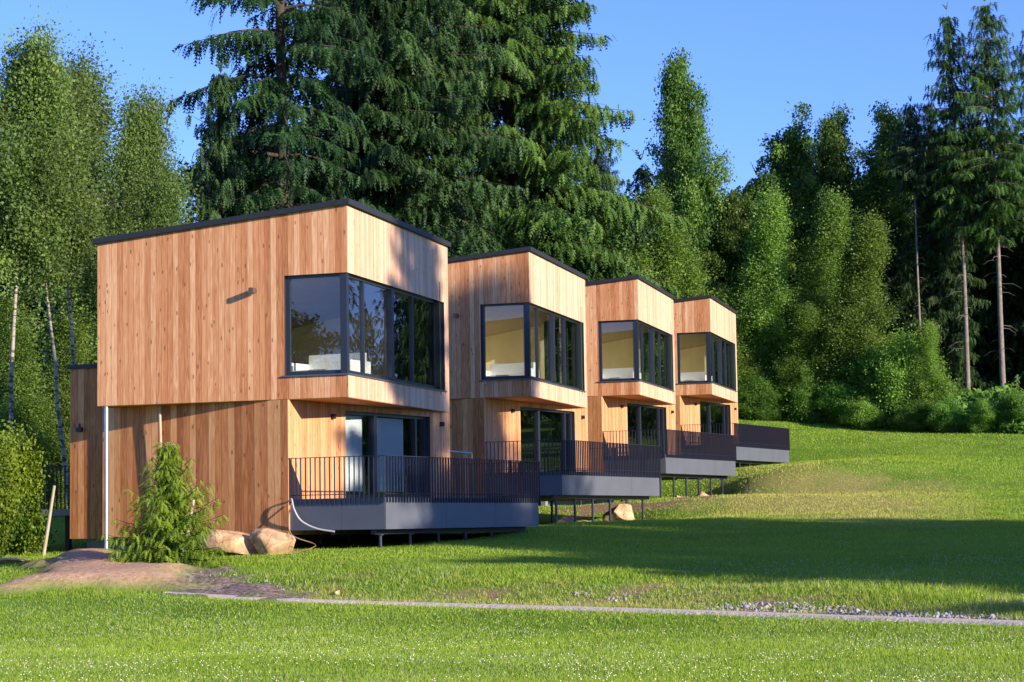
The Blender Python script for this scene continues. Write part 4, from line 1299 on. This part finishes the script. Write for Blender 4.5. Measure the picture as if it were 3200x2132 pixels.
# the wood carries on to the right of the photo (seen in the window panes)
for k_ in range(30):
    x = rng.uniform(55, 90); y = rng.uniform(85, 140)
    spots.append((x, y, rng.uniform(6.5, 9)))
for k_ in range(22):
    spots.append((-78 + 2.1 * k_, 34 - 3.2 * k_, rng.uniform(11, 14.5)))
for k_ in range(14):
    spots.append((rng.uniform(42, 66), rng.uniform(124, 142), rng.uniform(13, 17)))
for k_ in range(14):
    spots.append((35 + k_ * 1.1, 130 + (k_ * 7 % 19), rng.uniform(16, 19)))
for x, y, h in spots:
    cv, cf, ct, Ht = wood_protos[rng.integers(3)]
    a = rng.uniform(0, 6.3); c, s_ = math.cos(a), math.sin(a); q = h / Ht
    v = (cv * q) @ np.array([[c, s_, 0], [-s_, c, 0], [0, 0, 1]]) + np.array([x, y, gz1(x, y) - .2])
    wv.append(v); wf.append(cf + off); wt.append(ct); off += len(v)
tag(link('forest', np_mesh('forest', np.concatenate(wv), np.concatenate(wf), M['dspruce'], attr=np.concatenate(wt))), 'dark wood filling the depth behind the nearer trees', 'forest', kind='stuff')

# undergrowth strip at the foot of the wood
tv, tf = leafclump_template(6, .26, 5)
ex = np.array([ground_at(px, py)[:2] for px, py in [(2280, 1302), (2420, 1308), (2600, 1324), (2800, 1345), (3000, 1350), (3230, 1358)]])
n = 20000
t = rng.uniform(0, len(ex) - 1.001, n); X = np.interp(t, range(len(ex)), ex[:, 0]); Y = np.interp(t, range(len(ex)), ex[:, 1])
dp_ = rng.uniform(0, 1, n) ** 1.3 * 9; Y = Y + dp_ ; X = X + rng.normal(size=n) * .3 + dp_ * .1
hgt = .45 + 1.3 * smooth_noise(X, Y, 1.8, 41) + .8 * smooth_noise(X, Y, .8, 42)
Z = gz(X, Y) + rng.uniform(0, 1, n) * hgt * np.minimum(1, .35 + dp_ * .5)
v, f, t_ = place(tv, tf, np.stack([X, Y, Z], 1), rng.normal(size=(n, 3)) + [0, 0, .5], rng.uniform(.7, 1.3, n), np.clip(rng.normal(.5, .22, n), 0, 1), rng.uniform(-3, 3, n))
tag(link('undergrowth', np_mesh('undergrowth', v, f, M['bushleaf'], attr=t_)), 'green undergrowth along the foot of the wood', 'undergrowth', kind='stuff')

# young spruce in front of the nearest house
proto('young_spruce', conifer(51, 3.2, 1.4, .1, whorl=.13, per=8, spray=.22, droop=.2, power=1.0, irregular=.4, dens=2.3, dead=False, trunk_r=.03, hang=.1, upper=.1), M['bark'], M['young'], 3.2)
p = ground_at(525, 1775)
o = tree('young_spruce', 'young_spruce', p[0], p[1], 2.85, 'young bright green spruce in front of the nearest house wall', 'young spruce', None, .4, .86)
m = MB(); a = ground_at(562, 1778); b_ = at(605, 1562, a[1] + .1); m.tube([a - [0, 0, .1], a + (b_ - a) * .5 + [.02, 0, 0], b_], [.045, .04, .03], 8)
tag(m.build('tree_stake', M['stake']), 'pale leaning stake in front of the young spruce', 'stake', 'pale stakes beside young trees')
proto('thuja', broadleaf(61, 3.2, 1.35, .1, nlimb=60, leaf=.13, clump=.34, cnt=46, power=.25, rise=.9, trunk_r=.04, stems=4, fill=1.2), M['bark'], M['thuja'], 3.2)
p = ground_at(75, 1735)
tree('thuja', 'golden_bush', p[0] - .3, p[1] + .3, 3.3, 'dense golden green bush at the left edge of the photo', 'bush', None, .3, .82)
p2 = at(-60, 1735, 52); tree('thuja', 'golden_bush', p2[0], 52.5, 3.2, 'golden green bush cut by the left edge of the photo', 'bush', None, 2.3, .75)
m = MB(); a = ground_at(134, 1738); b_ = at(170, 1518, a[1] - .2); m.tube([a - [0, 0, .1], a + (b_ - a) * .5 + [.01, 0, 0], b_], [.045, .042, .035], 8)
tag(m.build('tree_stake', M['stake']), 'pale leaning stake beside the golden bush at the left', 'stake', 'pale stakes beside young trees')

# ------------------------------------------------------------------ grass
def grass_mat():
    m, nt, b = new_mat('grass_blades')
    N, L = nt.nodes, nt.links
    at_ = N.new('ShaderNodeAttribute'); at_.attribute_name = 'col'
    L.new(at_.outputs['Color'], b.inputs['Base Color']); b.inputs['Roughness'].default_value = .55; b.inputs['Specular IOR Level'].default_value = .2
    tl = N.new('ShaderNodeBsdfTranslucent'); L.new(at_.outputs['Color'], tl.inputs[0])
    ms = N.new('ShaderNodeMixShader'); ms.inputs[0].default_value = .4
    L.new(b.outputs[0], ms.inputs[1]); L.new(tl.outputs[0], ms.inputs[2]); L.new(ms.outputs[0], N['Material Output'].inputs[0])
    return m


def path_dist(x, y):
    d = np.full(x.shape, 1e9)
    for i in range(0, len(PX) - 12, 12):
        a = np.array([PX[i], PY[i]]); b = np.array([PX[i + 12], PY[i + 12]]); ab = b - a
        t = np.clip(((x - a[0]) * ab[0] + (y - a[1]) * ab[1]) / (ab @ ab), 0, 1)
        d = np.minimum(d, np.hypot(x - a[0] - t * ab[0], y - a[1] - t * ab[1]))
    return d


NB = 1250000
d = 17.5 * np.exp(rng.uniform(0, 1, NB) * math.log(126 / 17.5))
x = np.where(rng.uniform(size=NB) < .78, rng.uniform(-.28, .29, NB), rng.uniform(-.48, .48, NB)) * d; y = d
mo, di, dr, ba = masks(x, y)
pd = path_dist(x, y)
hx = (x - G0[0]) * FR[0] + (y - G0[1]) * FR[1]; hy = (x - G0[0]) * SD[0] + (y - G0[1]) * SD[1]
clump = smooth_noise(x, y, 1.1, 51) * .6 + smooth_noise(x, y, .35, 52) * .4
keep = (rng.uniform(size=NB) > mo * 1.0) & (rng.uniform(size=NB) > di * .97) & (rng.uniform(size=NB) > ba * .95) & (rng.uniform(size=NB) > dr * .35)
keep &= (pd > .40) | (rng.uniform(size=NB) < .04)
keep &= ~((hx > .2) & (hx < 8) & (hy > -1.9) & (hy < 7))
x, y, d, dr, ba, clump, pd = [q[keep] for q in (x, y, d, dr, ba, clump, pd)]
n = len(x)
edge = ((y > np.interp(x, PATHL[:, 0], PATHL[:, 1])) & (pd > .6) & (pd < 5)).astype(float)
hgt = (.022 + .027 * clump) * (1 + d / 160) * rng.uniform(.6, 1.4, n) * (1 + 1.3 * edge * smooth_noise(x, y, 1.5, 55))
hgt = np.where(rng.uniform(size=n) < .02, hgt * 1.8, hgt)
wid = .0048 * (d / 18) ** .9 * rng.uniform(.7, 1.3, n)
th = rng.uniform(0, 2 * math.pi, n); lean = rng.uniform(.1, .75, n) * hgt; la = rng.uniform(0, 2 * math.pi, n)
z = gz(x, y)
base = np.stack([x, y, z - .01], 1)
sv = np.stack([np.cos(th) * wid, np.sin(th) * wid, np.zeros(n)], 1)
tip = base + np.stack([np.cos(la) * lean, np.sin(la) * lean, hgt], 1)
V = np.stack([base - sv, base + sv, tip], 1).reshape(-1, 3)
big = smooth_noise(x, y, 6, 61); med = smooth_noise(x, y, 1.3, 62)
g1 = np.array([.15, .27, .022]); g2 = np.array([.35, .48, .05]); g3 = np.array([.50, .46, .13]); g4 = np.array([.52, .56, .34])
f_ = np.clip(.15 + .45 * big + .35 * med + rng.normal(size=n) * .18, 0, 1)[:, None]
c = g1 * (1 - f_) + g2 * f_
f2 = np.clip(dr * .75 + (rng.uniform(size=n) < .06) * .7, 0, 1)[:, None]
c = c * (1 - f2) + g3 * f2
pale = (rng.uniform(size=n) < .07 * (smooth_noise(x, y, 1.6, 63) > .45) * (d < 45))[:, None]
c = np.where(pale, g4, c)
C3 = np.repeat(c, 3, 0)
me = np_mesh('grass', V, np.arange(len(V)).reshape(-1, 3), grass_mat(), colattr=C3)
tag(link('grass', me), 'short green meadow grass, strawy in patches', 'grass', kind='stuff')

# clover heads in the near lawn
n = 5200
d = 17.5 + 22 * rng.uniform(0, 1, n) ** 1.2
x = rng.uniform(-.29, .3, n) * d; y = d
ok = (smooth_noise(x, y, 2.2, 71) * .6 + smooth_noise(x, y, .7, 72) * .4 > .46) & (path_dist(x, y) > .5)
mo, di, dr, ba = masks(x, y); ok &= (mo < .1) & (di < .1)
x, y = x[ok], y[ok]; n = len(x)
ov_ = np.array([(1, 0, 0), (0, 1, 0), (-1, 0, 0), (0, -1, 0), (0, 0, 1), (0, 0, -1.)]); of_ = np.array([(0, 1, 4), (1, 2, 4), (2, 3, 4), (3, 0, 4), (1, 0, 5), (2, 1, 5), (3, 2, 5), (0, 3, 5)])
rad_ = rng.uniform(.006, .011, n)
pos = np.stack([x, y, gz(x, y) + rng.uniform(.05, .085, n)], 1)
v = (ov_[None] * rad_[:, None, None] + pos[:, None]).reshape(-1, 3); f = (of_[None] + (np.arange(n) * 6)[:, None, None]).reshape(-1, 3)
M['clover'] = simple('clover_heads', (.62, .62, .46), .8)
tag(link('clover_flowers', np_mesh('clover_flowers', v, f, M['clover'])), 'pale clover heads dotted over the near lawn', 'clover', kind='stuff')
